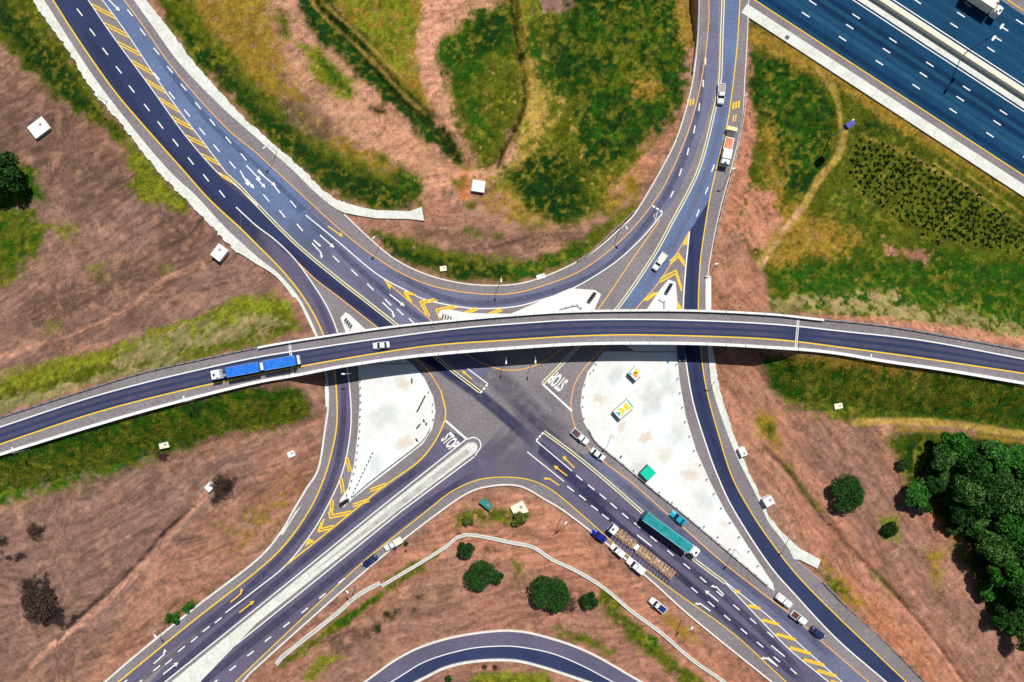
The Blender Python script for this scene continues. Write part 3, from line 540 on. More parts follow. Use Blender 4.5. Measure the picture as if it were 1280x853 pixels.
# ---- painted markings
LINES = {k: MB() for k in ('white', 'cream', 'yellow', 'orange')}
MZ = .108
mzc = [0.0]
def line(path, wd, c, z=MZ, sp=True, mb=None, zf=None):
    if mb is None: mzc[0] += .00009; z += mzc[0]
    p = spline(path, 6) if sp else path; zz = [z if zf is None else float(zf(q[0]))+z for q in p]
    P = np.array([W(q[0], q[1], k)[:2] for q, k in zip(p, zz)]); vs = []
    for i in range(len(P)):
        d = P[min(i+1, len(P)-1)]-P[max(i-1, 0)]; d /= np.hypot(*d)+1e-9; nn = np.array([-d[1], d[0]])
        for k in (-.5, .5):
            q = P[i]+nn*k*wd*S; vs.append((q[0], q[1], zz[i]))
    (mb or LINES[c]).add(vs, [(2*i, 2*i+2, 2*i+3, 2*i+1) for i in range(len(P)-1)])
def offs(path, d):
    p = spline(path, 6); A = np.array(p); out = []
    for i in range(len(A)):
        t = A[min(i+1, len(A)-1)]-A[max(i-1, 0)]; t /= np.hypot(*t)+1e-9; out.append(tuple(A[i]+np.array([-t[1], t[0]])*d))
    return out
def double(path, c='cream', gap=1.5, wd=1.3):
    line(offs(path, gap), wd, c, sp=False); line(offs(path, -gap), wd, c, sp=False)
def poly(pts, c, z=MZ+.004):
    mzc[0] += .00009; z += mzc[0]; LINES[c].poly(xy(pts, z), z)
def dash(x0, y0, x1, y1, wd=1.5, c='white'): line([(x0, y0), (x1, y1)], wd, c, sp=False, z=MZ+.002)
def arrow(x0, y0, x1, y1, c='white', turn=0, wd=1.5):      # tail -> head
    a = np.array([x0, y0], float); b = np.array([x1, y1], float); d = b-a; L = np.hypot(*d); d /= L; nn = np.array([-d[1], d[0]])
    s = b-d*5.5; line([tuple(a), tuple(s)], wd, c, sp=False, z=MZ+.002)
    if turn == 0: poly([tuple(s-nn*2.6), tuple(b), tuple(s+nn*2.6)], c)
    else:
        k = s-d*1; line([tuple(k), tuple(k+d*2+nn*turn*2)], wd, c, sp=False, z=MZ+.003); e = k+d*2+nn*turn*2
        poly([tuple(e-d*2.6-nn*turn*.3), tuple(e+d*3.2+nn*turn*3), tuple(e+d*2.6-nn*turn*1)], c)
line(ext(Y1, 90, 90), 1.7, 'yellow'); line(ext(H1, 90)+[(284, 224), (296, 233), (322, 257)], 1.1, 'white'); line(ext(H2, 90), 1.1, 'white')
double(DC1); line(W1, 1.4, 'white'); line(O1[:7], 1.3, 'orange'); line(O1[6:], 1.7, 'yellow')
line(ext(YN, 90, 90), 1.2, 'orange'); line(WN, 1.4, 'white'); double(ext(DCN, 90)); line(ext(YR, 90, 90), 1.3, 'yellow'); line(ext(WR, 0, 90), 1.6, 'white')
line(ext(OG, 0, 90), 1.3, 'orange'); line(OW, 1.3, 'orange'); line(ext(YS, 90, 90), 1.2, 'yellow')
double(DC2); line(ext(SE1, 0, 90), 1.2, 'white'); line(ext(SE2, 0, 90), 1.2, 'white')
# stop lines and boxes
line([(557, 526), (583, 549)], 2.6, 'white'); line([(678, 480), (715, 514)], 2.4, 'white'); line([(583, 460), (610, 480)], 1.3, 'white'); line([(670, 551), (715, 589)], 1.3, 'white'); line([(659, 565), (705, 602)], 1.3, 'white')
for a, b in (((600, 492), (610, 480)), ((670, 551), (680, 540)), ((815, 257), (829, 266))):
    a = np.array(a, float); b = np.array(b, float)
    for k in range(3): p = a+(b-a)*(k/3+.04); q = a+(b-a)*(k/3+.27); dash(*p, *q, 2.2)
line([(817, 270), (822, 264), (819, 276), (817, 270)], .8, 'white', sp=False)
def hatch(A, B, t, c='yellow'):     # paired bars between two bounding lines
    for (x0, y0, x1, y1) in t: dash(x0, y0, x1, y1, 1.5, c)
# NW median hatching
fH1 = fx([(q[1], q[0]) for q in H1]); fH2 = fx([(q[1], q[0]) for q in H2])
for k in range(-3, 10):
    y = 5+23.4*k; sk = 13.5 if y < 120 else 13.5-(y-120)*.055
    for o_ in (0, 5.2):
        y0 = y+o_; x0 = float(fH1(y0)); y1 = y0+sk; x1 = float(fH2(y1))
        if x1-x0 > 3: dash(x0+1, y0, x1-1, y1, 1.6, 'yellow')
for x, y in ((96, 11), (112, 36), (128, 60), (145, 83), (161, 107), (180, 130), (197, 152), (216, 174), (235, 197), (254, 218), (274, 238), (80, -14), (64, -39)): dash(x, y, x+7, y+9)
for x, y in ((142, -10), (159, 12), (175, 36), (192, 60), (209, 83), (226, 105), (244, 128), (262, 149), (282, 171), (301, 192), (323, 212), (343, 233), (363, 251)): dash(x, y, x+7, y+8.5)
for x, y in ((192, 91), (211, 115), (230, 137), (249, 160), (267, 181), (287, 202), (308, 224), (329, 243), (349, 263), (371, 280)): dash(x, y, x+7.5, y+9)
for x, y in ((416, 320), (439, 337), (459, 355), (481, 374), (496, 386), (511, 398), (392, 300)): dash(x, y, x+8, y+8)
for a in ((128, -8, 150, 14), (134, -14, 148, -1), (300, 213, 311, 233), (303, 220, 318, 236), (308, 207, 326, 226), (322, 214, 345, 233), (400, 294, 418, 310)): arrow(*a)
arrow(320, 223, 332, 235); arrow(390, 304, 406, 321, turn=1); dash(393, 301, 401, 308); arrow(410, 283, 429, 296, 'yellow'); arrow(487, 368, 506, 383); arrow(478, 378, 496, 395, turn=1)
for x, y in ((885, 234), (874, 262), (893, 206)): dash(x, y, x-3.5, y+9)
for q in ((879, 100, 879, 109), (874.5, 129, 873.5, 139), (869, 157, 867, 167), (861, 185, 859, 194), (852, 211, 849, 220), (842, 239, 838, 247), (882, 72, 882, 81)): dash(*q)
for x, y in ((860, 125), (863.5, 124), (867, 123)): dash(x, y, x-.8, y+8, 1.9, 'yellow')
for x, y in ((917, 128), (920.5, 127), (924, 126)): dash(x, y, x-.8, y+9, 2.3, 'yellow')
for x, y in ((917, 144), (920, 143)): dash(x, y, x-.8, y+9, 1.5, 'yellow')
# gore chevrons north east
def chev(ax, ay, lx, ly, rx, ry, c='yellow', wd=2, n=2, off=(0, 4)):
    for k in range(n):
        dx, dy = off[0]*k, off[1]*k
        if lx is not None: dash(ax+dx, ay+dy, lx+dx, ly+dy, wd, c)
        if rx is not None: dash(ax+dx, ay+dy, rx+dx, ry+dy, wd, c)
poly([(861, 292), (859, 306), (853, 307)], 'yellow'); chev(848, 317, 837, 327, 856, 329); chev(845, 338, 825, 349, 852, 360)
chev(818, 366, 804, 376, None, None, off=(4, 0)); chev(845, 375, None, None, 852, 387); dash(821, 366, 806, 375, 2, 'yellow')
# gore chevrons west
poly([(481, 351), (490, 357), (487, 362)], 'yellow'); chev(505, 365, 516, 367, 511, 376, off=(3.5, 2)); chev(525, 377, 543, 374, 533, 394, off=(4, 2)); chev(545, 387, 568, 382, 550, 399, off=(4, 2))
for x, y in ((580, 391), (611, 392)): dash(x, y, x+15, y-6, 2, 'yellow'); dash(x+4, y+1, x+17, y-4, 2, 'yellow')
# south west gore
for q in ((433, 572, 438, 590), (426, 598, 429, 617), (415, 625, 414, 641)):
    for k in (-1.6, 1.6): dash(q[0]+k, q[1], q[2]+k, q[3], 1.7, 'yellow')
for q in ((463, 613, 482, 606), (441, 632, 462, 625)):
    for k in (-1.6, 1.6): dash(q[0], q[1]+k, q[2], q[3]+k, 1.8, 'yellow')
chev(412.5, 648, 411, 640, 436, 643, off=(3, -4)); chev(397.5, 665, 402, 653, 414, 661, off=(3, -4)); poly([(381, 683), (386, 673), (393, 677)], 'yellow')
for x, y in ((277, 772), (262, 783), (247, 796), (231, 808), (215, 824), (200, 832), (178, 850), (159, 850)): dash(x, y, x-8.5, y+7)
arrow(192, 830, 210, 814, turn=-1); arrow(204, 843, 223, 828); arrow(288, 753, 306, 738, 'yellow', -1); arrow(299, 766, 318, 751, 'yellow')
for x, y in ((431, 723), (407, 742), (385, 760), (362, 778), (339, 796), (317, 814), (295, 832), (272, 850), (250, 868)): dash(x, y, x-8, y+6.3, 1.6)
# median outline
line(ext(MU, 0, 80), 1.4, 'white', sp=False); line(ext(ML, 0, 80), 1.4, 'white', sp=False)
arc = [(583+0, 549)]+[(591.5+9.5*math.cos(math.radians(a)), 556.5+9.5*math.sin(math.radians(a))) for a in range(-128, 62, 15)]+[(594, 570)]; line(arc, 1.4, 'white', sp=False)
# south east markings
for x, y in ((720, 594), (735, 606), (749.5, 617.5), (763, 629), (777.5, 641.5), (792.5, 653.5), (813, 670.5), (834, 688), (854.5, 704.5), (875, 721.5), (895.5, 739), (916.5, 756), (937.5, 773), (959, 790), (988, 836), (1010, 856)): dash(x, y, x+8, y+6.8)
for x, y in ((709, 608), (724, 619), (739, 632), (752.5, 643)): dash(x, y, x+8.5, y+6.5)
for x, y in ((864, 734.5), (885, 752), (905, 769), (926, 786), (946, 802.5), (967, 821), (820, 698)): dash(x, y, x+8, y+6.8)
dash(796.5, 669, 814.5, 683); dash(964, 807, 981, 821); dash(960, 822, 971, 832); arrow(905, 744, 891, 729, turn=-1); arrow(898, 752, 881, 738); arrow(888, 764, 870, 751, turn=-1); arrow(972, 833, 953, 819, turn=-1)
arrow(718, 585, 703, 570, 'yellow'); arrow(709, 595, 692, 582, 'yellow'); arrow(699, 607, 681, 594.5, 'yellow', -1); arrow(590, 474, 577, 463, 'yellow')
f1 = fx(SE1); f2 = fx(SE2)
for x in range(917, 1140, 17):
    w_ = 14+(x-917)*.06
    for o_ in (0, 4):
        x0 = x+o_*.4; y0 = float(f1(x0))+o_*-.2
        y1 = y0+7; x1 = x0+8
        for _ in range(8): x1 = x0+(x1-x0); break
        # run until the right-hand line is met
        t_ = 0
        while y0+.28*t_ > float(f2(x0+t_))+.6 and t_ < 60: t_ += 1
        dash(x0+1, y0-o_*.6, x0+t_, y0+.28*t_-o_*.6, 1.8, 'yellow')
for k, mb in LINES.items():
    o = mb.build({'white': 'white_lane_markings', 'cream': 'double_centre_line', 'yellow': 'yellow_lane_markings', 'orange': 'faded_edge_line'}[k], M[k], fix=False); o['kind'] = 'structure'
def text_mark(txt, px, py, up, wpx, hpx):
    cu = bpy.data.curves.new('stop_lettering', 'FONT'); cu.body = txt; cu.align_x = 'CENTER'; cu.align_y = 'CENTER'; cu.size = 1; cu.offset = .03
    ob = bpy.data.objects.new('tmp', cu); col.objects.link(ob); dg = bpy.context.evaluated_depsgraph_get(); dg.update(); me = bpy.data.meshes.new_from_object(ob.evaluated_get(dg)); bpy.data.objects.remove(ob)
    xs = [v.co.x for v in me.vertices]; ys = [v.co.y for v in me.vertices]; sx = wpx*S/(max(xs)-min(xs)); sy = hpx*S/(max(ys)-min(ys)); cx, cy = (max(xs)+min(xs))/2, (max(ys)+min(ys))/2
    for v in me.vertices: v.co = ((v.co.x-cx)*sx, (v.co.y-cy)*sy, 0)
    me.materials.clear(); me.materials.append(M['white']); o = bpy.data.objects.new('stop_lettering', me); col.objects.link(o); x, y, _ = W(px, py, MZ); o.location = (x, y, MZ+.004)
    o.rotation_euler = (0, 0, math.atan2(-up[1], up[0])-PI/2); o['kind'] = 'structure'
text_mark('STOP', 563, 552, (.77, -.64), 19, 17); text_mark('STOP', 697, 477, (-.64, .77), 20, 19)

# ------------------------------------------------------------------ concrete verges, kerbs, islands
def slab(name, A, B, z0, z1, mk, sp=True, wob=0):
    a = spline(A, 3 if wob else 6) if sp else A
    if wob: a = [(q[0]+(vn(np.array(q[0]), np.array(q[1]), 4., 5)-.5)*wob, q[1]+(vn(np.array(q[0]), np.array(q[1]), 3., 8)-.5)*wob) for q in a]
    b_ = spline(B) if sp else B
    o = MB().prism(xy(a+b_[::-1], z1), z0, z1).build(name, M[mk], fix=False); o['kind'] = 'structure'; return o
slab('concrete_verge', ext([(40, 0), (60, 27), (80, 57), (102, 92), (125, 126), (152, 156), (197, 214), (212, 230), (237, 255), (262, 281), (290, 309), (302, 318)], 90), ext(EW[:7], 90)+[(312, 313)], -.8, .12, 'concrete', wob=4.5)
slab('kerb', [(302, 318), (320, 330), (345, 346), (370, 378), (391, 420), (399, 450)], [(312, 313), (326, 325), (350, 344), (376, 376), (397, 420), (404, 450)], -.8, .14, 'concrete')
slab('concrete_verge', ext([(182, 0), (210, 35), (250, 87), (300, 142), (320, 161), (379, 213), (395, 229), (415, 247), (430, 253)], 90), ext([(167, 0), (190, 32), (225, 80), (275, 132), (320, 172), (366, 213), (390, 237), (415, 258), (432, 267)], 90), -.8, .12, 'concrete', wob=3.5)
def kerb(path, wd, z=.15, mk='kerb', name='kerb'):
    p = spline(path, 6); a = offs(p, wd/2); b_ = offs(p, -wd/2); o = MB().prism(xy(a+b_[::-1], z), -.8, z).build(name, M[mk], fix=False); o['kind'] = 'structure'
kerb(ext(KN[:17], 90), 1.5); kerb(ext(KS, 90, 90), 2.0); kerb(ext(EW[11:], 0, 90), 2.4, mk='concrete')
slab('concrete_apron', [(392, 482), (394, 500), (395, 508)], [(409, 480), (410, 494), (409, 509)], -.8, .17, 'paving', sp=False)
slab('kerb', [(377, 632), (365, 650), (354, 668)], [(369, 640), (360, 655), (350, 669)], -.8, .17, 'concrete', sp=False)
slab('concrete_verge', [(892, 440), (900, 488), (915, 536), (930, 576), (951, 621), (961, 645), (978, 666), (994, 686)], [(885, 440), (890, 483), (905, 531), (922, 573), (947, 623), (960, 652), (977, 674), (996, 701)], -.8, .14, 'concrete', wob=2)
slab('concrete_verge', [(882, 345), (882, 400), (885, 440)], [(889, 345), (889, 400), (891, 440)], -.8, .14, 'paving', sp=False)
slab('concrete_chute', [(976, 664), (1000, 686), (1026, 700)], [(992, 699), (1000, 700), (1022, 711)], -.8, .2, 'concrete', sp=False)
kerb(ext(ER[:5], 90), 1.2, mk='deckside', name='kerb'); kerb(ext(ER[12:], 0, 90), 1.1)
# concrete stormwater drains
def channel(path, wd, name='storm_drain', z=.14):
    p = spline(path, 8)
    for s_ in (-1, 1):
        a = offs(p, s_*wd/2); b_ = offs(p, s_*(wd/2-1.1)); o = MB().prism(xy(a+b_[::-1], z+.1), -1, z+.1).build(name+'_wall', M['concrete'], fix=False); o['kind'] = 'structure'
    a = offs(p, wd/2-1.2); b_ = offs(p, -wd/2+1.2); o = MB().prism(xy(a+b_[::-1], z-.05), -1, z-.05).build(name, M['gravel'], fix=False); o['kind'] = 'structure'
channel([(345, 831), (352, 822), (420, 768), (445, 746), (475, 729)], 5)
channel([(477, 733), (490, 725), (532, 700), (557, 684), (582, 669), (640, 679), (667, 685), (690, 700), (722, 715), (757, 737), (790, 765), (827, 792), (865, 825), (905, 853), (935, 880)], 4)
slab('concrete_chute', [(430, 253), (450, 259), (470, 263), (512, 264), (527, 259)], [(430, 266), (450, 270), (470, 273), (512, 274), (530, 276)], -.8, .16, 'concrete', sp=False)
# islands
GI = [(448, 455), (450, 501), (448, 539), (443, 581), (435, 611), (426, 624), (424, 632), (430, 634), (440, 624), (460, 608), (495, 581), (528, 555), (540, 536), (544, 514), (541, 496), (530, 473), (515, 455)]
EI = [(755, 440), (735, 465), (728, 488), (726, 508), (730, 528), (745, 553), (780, 582), (815, 611), (852, 641), (890, 673), (930, 707), (960, 733), (968, 739), (966, 730), (935, 684), (906, 639), (888, 604), (870, 564), (857, 521), (849, 476), (846, 440)]
for nm, q in (('paved_island', GI), ('paved_island', EI), ('paved_island', [(638, 393), (713, 361), (743, 363), (751, 368), (744, 384), (737, 400), (720, 425), (690, 432), (660, 430), (610, 412), (560, 405), (548, 394), (552, 388), (565, 388), (585, 392)]),
              ('paved_island', [(807, 390), (825, 363), (836, 350), (844, 353), (846, 373), (846, 440), (795, 440), (780, 430)]), ('paved_island', [(426, 398), (432, 391), (437, 394), (455, 411), (480, 430), (515, 455), (448, 455), (438, 430), (431, 411)])):
    o = MB().prism(xy(q, .17), -.2, .17).build(nm, M['paving' if q is not None else 'concrete'], fix=False); o['kind'] = 'structure'
    kb = offs(q+[q[0]], 0); a = q+[q[0]]
    k1 = MB(); line(a, 1.1, None, z=.172, sp=False, mb=k1); o = k1.build('island_kerb', M['kerb'], fix=False); o['kind'] = 'structure'
STN = soft_mat('dusty_stain', (226, 210, 192)); STG = soft_mat('grey_stain', (208, 212, 210))
def stain(px, py, rad, al, m):
    vs = []; al_ = []; fs = []; n_ = 20; z = .1712+.0001*(hash_(str(px)+str(py)) % 9)
    for ri in range(4):
        for k in range(n_):
            a_ = 2*PI*k/n_; rr = rad*(ri/3)*(.8+.4*math.sin(a_*2+px)*.5+.15*math.sin(a_*5+py)); x, y, _ = W(px+rr*math.cos(a_), py+rr*math.sin(a_), z); vs.append((x, y, z)); al_.append(al*(1, .9, .55, 0)[ri])
    for ri in range(3):
        for k in range(n_): fs.append((ri*n_+k, ri*n_+(k+1) % n_, (ri+1)*n_+(k+1) % n_, (ri+1)*n_+k))
    me = bpy.data.meshes.new('dust_stain'); me.from_pydata(vs, [], fs); at = me.attributes.new('wear', 'FLOAT', 'POINT'); at.data.foreach_set('value', al_); me.materials.append(m)
    o = bpy.data.objects.new('dust_stain', me); col.objects.link(o); o['kind'] = 'structure'
for q in ((807, 547, 12, .8), (862, 594, 13, .6), (833, 570, 14, .4), (749, 498, 11, .5), (777, 533, 10, .6), (503, 480, 14, .5), (505, 554, 15, .7), (905, 655, 9, .5)): stain(*q, STN)
for q in ((815, 500, 26, .5), (835, 480, 20, .4), (770, 470, 16, .5), (880, 625, 18, .4), (800, 585, 16, .4), (480, 520, 24, .4), (470, 580, 16, .4), (845, 545, 20, .35)): stain(*q, STG)
# long median
mu = [(586, 553), (472, 642), (320, 766), (150, 905)]; ml = [(200, 905), (320, 780), (498, 638), (594, 566)]
cap = [(590.5+6.5*math.cos(math.radians(a)), 559.5+6.5*math.sin(math.radians(a))) for a in range(55, -130, -20)]
o = MB().prism(xy(mu+ml+cap, .18), -.2, .18).build('median_island', M['concrete'], fix=False); o['kind'] = 'structure'
o = MB().prism(xy([(583, 561), (475, 646), (390, 715), (396, 712), (480, 650), (588, 566)], .188), .1, .188).build('median_paving_strip', M['gravel'], fix=False); o['kind'] = 'structure'

# ------------------------------------------------------------------ bottom loop road
LO = [(457, 852), (495, 825), (532, 807), (582, 794), (640, 789), (690, 799), (740, 818), (800, 852)]; LW = [(490, 852), (532, 827), (582, 812), (620, 808), (650, 809), (690, 817), (727, 832), (765, 852)]; LI = [(522, 852), (557, 835), (595, 827), (640, 826), (677, 834), (732, 852)]
LO, LW, LI = ext(LO, 120, 120), ext(LW, 120, 120), ext(LI, 120, 120)
slab('loop_road', LO, LI, -1, .052, 'lane_plum'); layer[0] += .002
z = .07; o = MB().poly(xy(spline([(x, y+1) for x, y in LW])+spline([(x, y-3) for x, y in LI])[::-1], z), z).build('loop_road_lane', M['lane_navy'], fix=False); o['kind'] = 'structure'
k1 = MB(); line(LW, 1.2, None, mb=k1); o = k1.build('loop_edge_line', M['white'], fix=False); o['kind'] = 'structure'
kerb(LO, 2.2); kerb(LI, 3.2, mk='concrete')

# ------------------------------------------------------------------ motorway
md = np.array([46, 30.])/np.hypot(46, 30); mn = np.array([md[1], -md[0]])      # along, and perpendicular (up-right)
O0 = np.array([943., 0.])                                                        # near yellow line at the top of the frame
def mp(s_, t_): q = O0+md*s_+mn*t_; return (q[0], q[1])
def mstrip(t0, t1, z0, z1, mk, name, s0=-20, s1=560, kind='structure'):
    o = MB().prism(xy([mp(s0, t0), mp(s1, t0), mp(s1, t1), mp(s0, t1)], z1), z0, z1).build(name, M[mk], fix=False)
    if kind: o['kind'] = kind
    return o
def tt(x, y): return float((np.array([x, y])-O0) @ mn)
def ss(x, y): return float((np.array([x, y])-O0) @ md)
mstrip(tt(960, 24)-.5, tt(1066, 0)+170, -1, .045, 'motorway', 'motorway'); mstrip(-13, -.5, 0, .056, 'shoulder', 'motorway_shoulder')
mstrip(tt(960, 37.5), tt(960, 22), -1, .12, 'concrete', 'concrete_verge', -5)
TW = tt(1066, 0); TT = tt(1113, 0)
mm = {k: MB() for k in ('white', 'yellow')}
def ml_(t_, wd, c, s0=-20, s1=560): line([mp(s0, t_), mp(s1, t_)], wd, None, sp=False, mb=mm[c])
ml_(0, 1.3, 'yellow'); ml_(TW, 1.2, 'white'); ml_(TT+2, 1.2, 'white')
ta, tb = tt(1005, 17), tt(1060, 32); tc_ = tt(1070, 19)
for t_, s0 in ((ta, ss(1002.5, 15.5)), (tt(1057.5, 30.5), ss(1057.5, 30.5)), (tt(1065.5, 17.5), ss(1065.5, 17.5)), (tt(1188, 29), ss(1188, 29)), (tt(1196.5, 15.5), ss(1196.5, 15.5)), (tt(1251, 33), ss(1251, 33)), (tt(1270, 24.5), ss(1270, 24.5))):
    pass
rows = [tt(1002.5, 15.5), tt(1057.5, 30.5), tt(1065.5, 17.5), tt(1188, 29), tt(1196.5, 15.5), tt(1251, 33), tt(1270, 24.5)]
s0s = [ss(1002.5, 15.5), ss(1057.5, 30.5), ss(1065.5, 17.5), ss(1188, 29), ss(1196.5, 15.5), ss(1251, 33), ss(1270, 24.5)]
for t_, s0 in zip(rows, s0s):
    s_ = s0 % 55-55
    while s_ < 520: line([mp(s_, t_), mp(s_+11, t_)], 1.5, None, sp=False, mb=mm['white']); s_ += 55
ml_(tt(1270, 7), 1.2, 'yellow')
for k, mb in mm.items(): o = mb.build('motorway_%s_line' % k, M[k], fix=False); o['kind'] = 'structure'
for t_ in (9, 24, 40, 52): wear([mp(-10, t_), mp(130, t_), mp(270, t_), mp(520, t_)], 8, .5, RUBM if t_ != 24 else MPALE, z=.062+t_*.0001)
for t_ in (32, 46, 112, 126, 140, 156): wear([mp(-10, t_), mp(270, t_), mp(520, t_)], 6, .28, MPALE, z=.070+t_*.0001)
mstrip(TT+75, TT+110, 0, .057, 'shoulder', 'motorway_shoulder')
mstrip(TW+3, TT-1, -.2, .15, 'concrete', 'motorway_median')
def barrier(t0, t1, hh, label):
    mb = MB(); secs = []
    for s_ in range(-20, 561, 20):
        a = np.array(W(*mp(s_, t0), 0)[:2]); b_ = np.array(W(*mp(s_, t1), 0)[:2]); f = lambda k: a+(b_-a)*k
        secs.append([(*f(0), .15), (*f(.06), .5), (*f(.1), hh), (*f(.9), hh), (*f(.94), .5), (*f(1), .15)])
    mb.loft(secs); o = mb.build('concrete_barrier', mat('barrier_concrete', (.66, .64, .52), .85, noise=(1.5, .15))); tag(o, label, 'barrier', 'concrete barriers on the motorway median')
barrier(TW+12.6, TW+18.6, 1.45, 'thick tall concrete barrier on the near side of the motorway median, casting the black shadow'); barrier(TW+19.8, TW+21.8, .75, 'thin low concrete barrier on the far side of the motorway median')
mb = MB(); [mb.box(*W(*mp(60, -16.8), .17), 1.1, .9, .12, rz=-.58)]; o = mb.build('drain_grate', M['dark']); tag(o, 'small dark drain grate in the pale strip beside the motorway', 'grate')

# ------------------------------------------------------------------ overpass
def profile_strip(x0, x1, fa, fb, dz, mk, name, parent=None, step=8, thick=.0, da=0, db=0):
    """slab following the overpass between two pixel lines, its top dz above the deck"""
    xs = list(np.arange(x0, x1, step))+[x1]; secs = []
    for x in xs:
        z_ = float(zdk(x))+dz; a = W(x, float(fa(x))+da, z_); b_ = W(x, float(fb(x))+db, z_)
        secs.append([(a[0], a[1], z_), (b_[0], b_[1], z_), (b_[0], b_[1], z_-thick), (a[0], a[1], z_-thick)])
    return MB().loft(secs).build(name, M[mk], parent)
def dline(x0, x1, f, wd, mk, name, parent=None, dz=.02):
    mb = MB(); line([(x, float(f(x))) for x in list(np.arange(x0, x1, 8))+[x1]], wd, None, z=dz, sp=False, mb=mb, zf=zdk); return mb.build(name, M[mk], parent, fix=False)
bx_, by_, _ = W(680, float((fT(680)+fB(680))/2), 0)
br = thing('overpass_bridge', (0, 0, 0), 0, 'long curved concrete flyover crossing above the whole junction', 'bridge')
def deckset(x0, x1, parent, nm):
    k = lambda o: o if parent else tag(o, kind='structure')
    k(profile_strip(x0, x1, fT, fB, 0, 'shoulder', nm, parent, thick=1.3 if parent else .5, da=.6, db=-.6))
    xs = np.arange(x0, x1, 8)
    k(profile_strip(x0, x1, lambda x: fWh(x), lambda x: fY(x), .012, 'lane_navy', 'deck_lane', parent, thick=.005, da=0, db=0))
    k(dline(x0, x1, fWh, 1.5, 'white', 'edge_line', parent)); k(dline(x0, x1, fY, 1.5, 'yellow', 'yellow_edge_line', parent))
deckset(JL, JR, br, 'deck')
for k_ in (.3, .7):
    for x0, x1 in ((-200, 361), (363, 997), (999, 1400)):
        wear([(x, float(fWh(x)*(1-k_)+fY(x)*k_)) for x in range(x0, x1, 40)]+[(x1, float(fWh(x1)*(1-k_)+fY(x1)*k_))], 5.5, .35, PALE, zf=zdk)
deckset(-220, JL-.5, None, 'approach_road'); deckset(JR+.5, 1500, None, 'approach_road')
def para(x0, x1, f, s_, wd=3.2, hh=.85): return profile_strip(x0, x1, f, lambda x: np.asarray(f(x))+s_*wd, hh, 'parapet', 'parapet', br if (x0 >= 300 and x1 < 1100) else None, thick=hh+(1.45 if x0 >= 300 and x1 < 1100 else .8))
para(322, 1030, fT, 1, 2.6); para(JL, JR, fB, -1, 3.6)
o = profile_strip(-220, JL-.6, fB, lambda x: np.asarray(fB(x))-3.6, .85, 'parapet', 'parapet_wall', thick=1.8); tag(o, 'white concrete edge wall below the western approach road', 'wall')
o = profile_strip(JR+.6, 1500, fB, lambda x: np.asarray(fB(x))-3.6, .85, 'parapet', 'parapet_wall', thick=1.8); tag(o, 'white concrete edge wall below the eastern approach road', 'wall')
for x in (JL, JR):
    mb = MB(); y0, y1 = float(fT(x))+3, float(fB(x))-3.8
    sk = 4 if x == JL else -3
    for d_ in (-1, 1): line([(x+d_*1.0, y0), (x+d_*1.0+sk, y1)], 1.1, None, z=.035, sp=False, mb=mb, zf=zdk)
    mb.build('expansion_joint', M['concrete'], br, fix=False)
for f_, s_ in ((fT, 1), (fB, -1)):
    for x in range(JL+18, JR-10, 24):
        mb = MB(); line([(x, float(f_(x))), (x, float(f_(x))+s_*3.4)], .5, None, z=.86, sp=False, mb=mb, zf=zdk)
        mb.build('parapet_joint', M['dark'], br, fix=False)
for x in (475, 590, 745, 848):
    yc = float((fT(x)+fB(x))/2); z_ = float(zdk(x)); mb = MB()
    c = W(x, yc, z_); mb.tube((c[0], c[1]+1.8, -.5), (c[0], c[1]+1.8, z_-1.6), .55, n=16); mb.tube((c[0], c[1]-1.8, -.5), (c[0], c[1]-1.8, z_-1.6), .55, n=16); mb.box(c[0], c[1], z_-1.65, 1.5, 6.4, .8); mb.build('pier', M['deckside'], br)
for x, s_ in ((JL-6, 1), (JR+6, -1)):
    yc = float((fT(x)+fB(x))/2); z_ = float(zdk(x)); c = W(x, yc, z_); MB().box(c[0], c[1], z_/2-1.0, 1.6, 9.2, z_+.4, rz=math.atan2(-(float(fT(x+9))-float(fT(x-9))), 18)).build('abutment', M['deckside'], br)
# ramp retaining edge at the top
mb = MB(); line([(873.5, -80), (873.5, 0), (871.5, 50), (868, 80)], 1.2, None, z=0, sp=False, mb=mb); pts = [(874, -80), (874, 0), (872, 50), (867, 90)]
a = offs(pts, .9); b_ = offs(pts, -.4); o = MB().prism(xy(a+b_[::-1], .8), -7, .8).build('retaining_wall', M['deckside'], fix=False); tag(o, 'tall narrow concrete wall dropping away left of the upper ramp', 'wall')

# ------------------------------------------------------------------ guardrails
def guardrail(path, label, zf=None, side=1, base=None, post=14, h=.75):
    p = spline(path, 6)
    def w3(q, z_):
        if zf is not None: z0 = float(zf(q[0]))
        else: z0 = .1 if base is None else base
        x, y, _ = W(q[0], q[1], z0+z_); return (x, y, z0+z_)
    c = w3(p[len(p)//2], 0); t_ = thing('guardrail', (c[0], c[1], c[2]), 0, label, 'guardrail', 'steel guardrails along the carriageways')
    secs = []; P = np.array([w3(q, h)[:2] for q in p]); zz = [w3(q, h)[2] for q in p]
    for i in range(len(P)):
        d = P[min(i+1, len(P)-1)]-P[max(i-1, 0)]; d /= np.hypot(*d)+1e-9; nn = np.array([-d[1], d[0]])*side
        secs.append([(P[i][0]+nn[0]*a-c[0], P[i][1]+nn[1]*a-c[1], zz[i]+k-c[2]) for a, k in ((0, -.33), (.09, -.22), (.02, -.16), (.09, -.08), (0, .02), (-.05, .02), (-.05, -.33))])
    MB().loft(secs).build('rail', M['steel'], t_)
    acc = 1e9; n_ = 0
    for i in range(1, len(p)):
        acc += np.hypot(p[i][0]-p[i-1][0], p[i][1]-p[i-1][1])
        if acc >= post and n_ < 95:
            acc = 0; n_ += 1; q = P[i]; MB().box(q[0]-c[0], q[1]-c[1], zz[i]-c[2]-.45, .16, .16, 1.0).build('post', M['dark'], t_)
    return t_
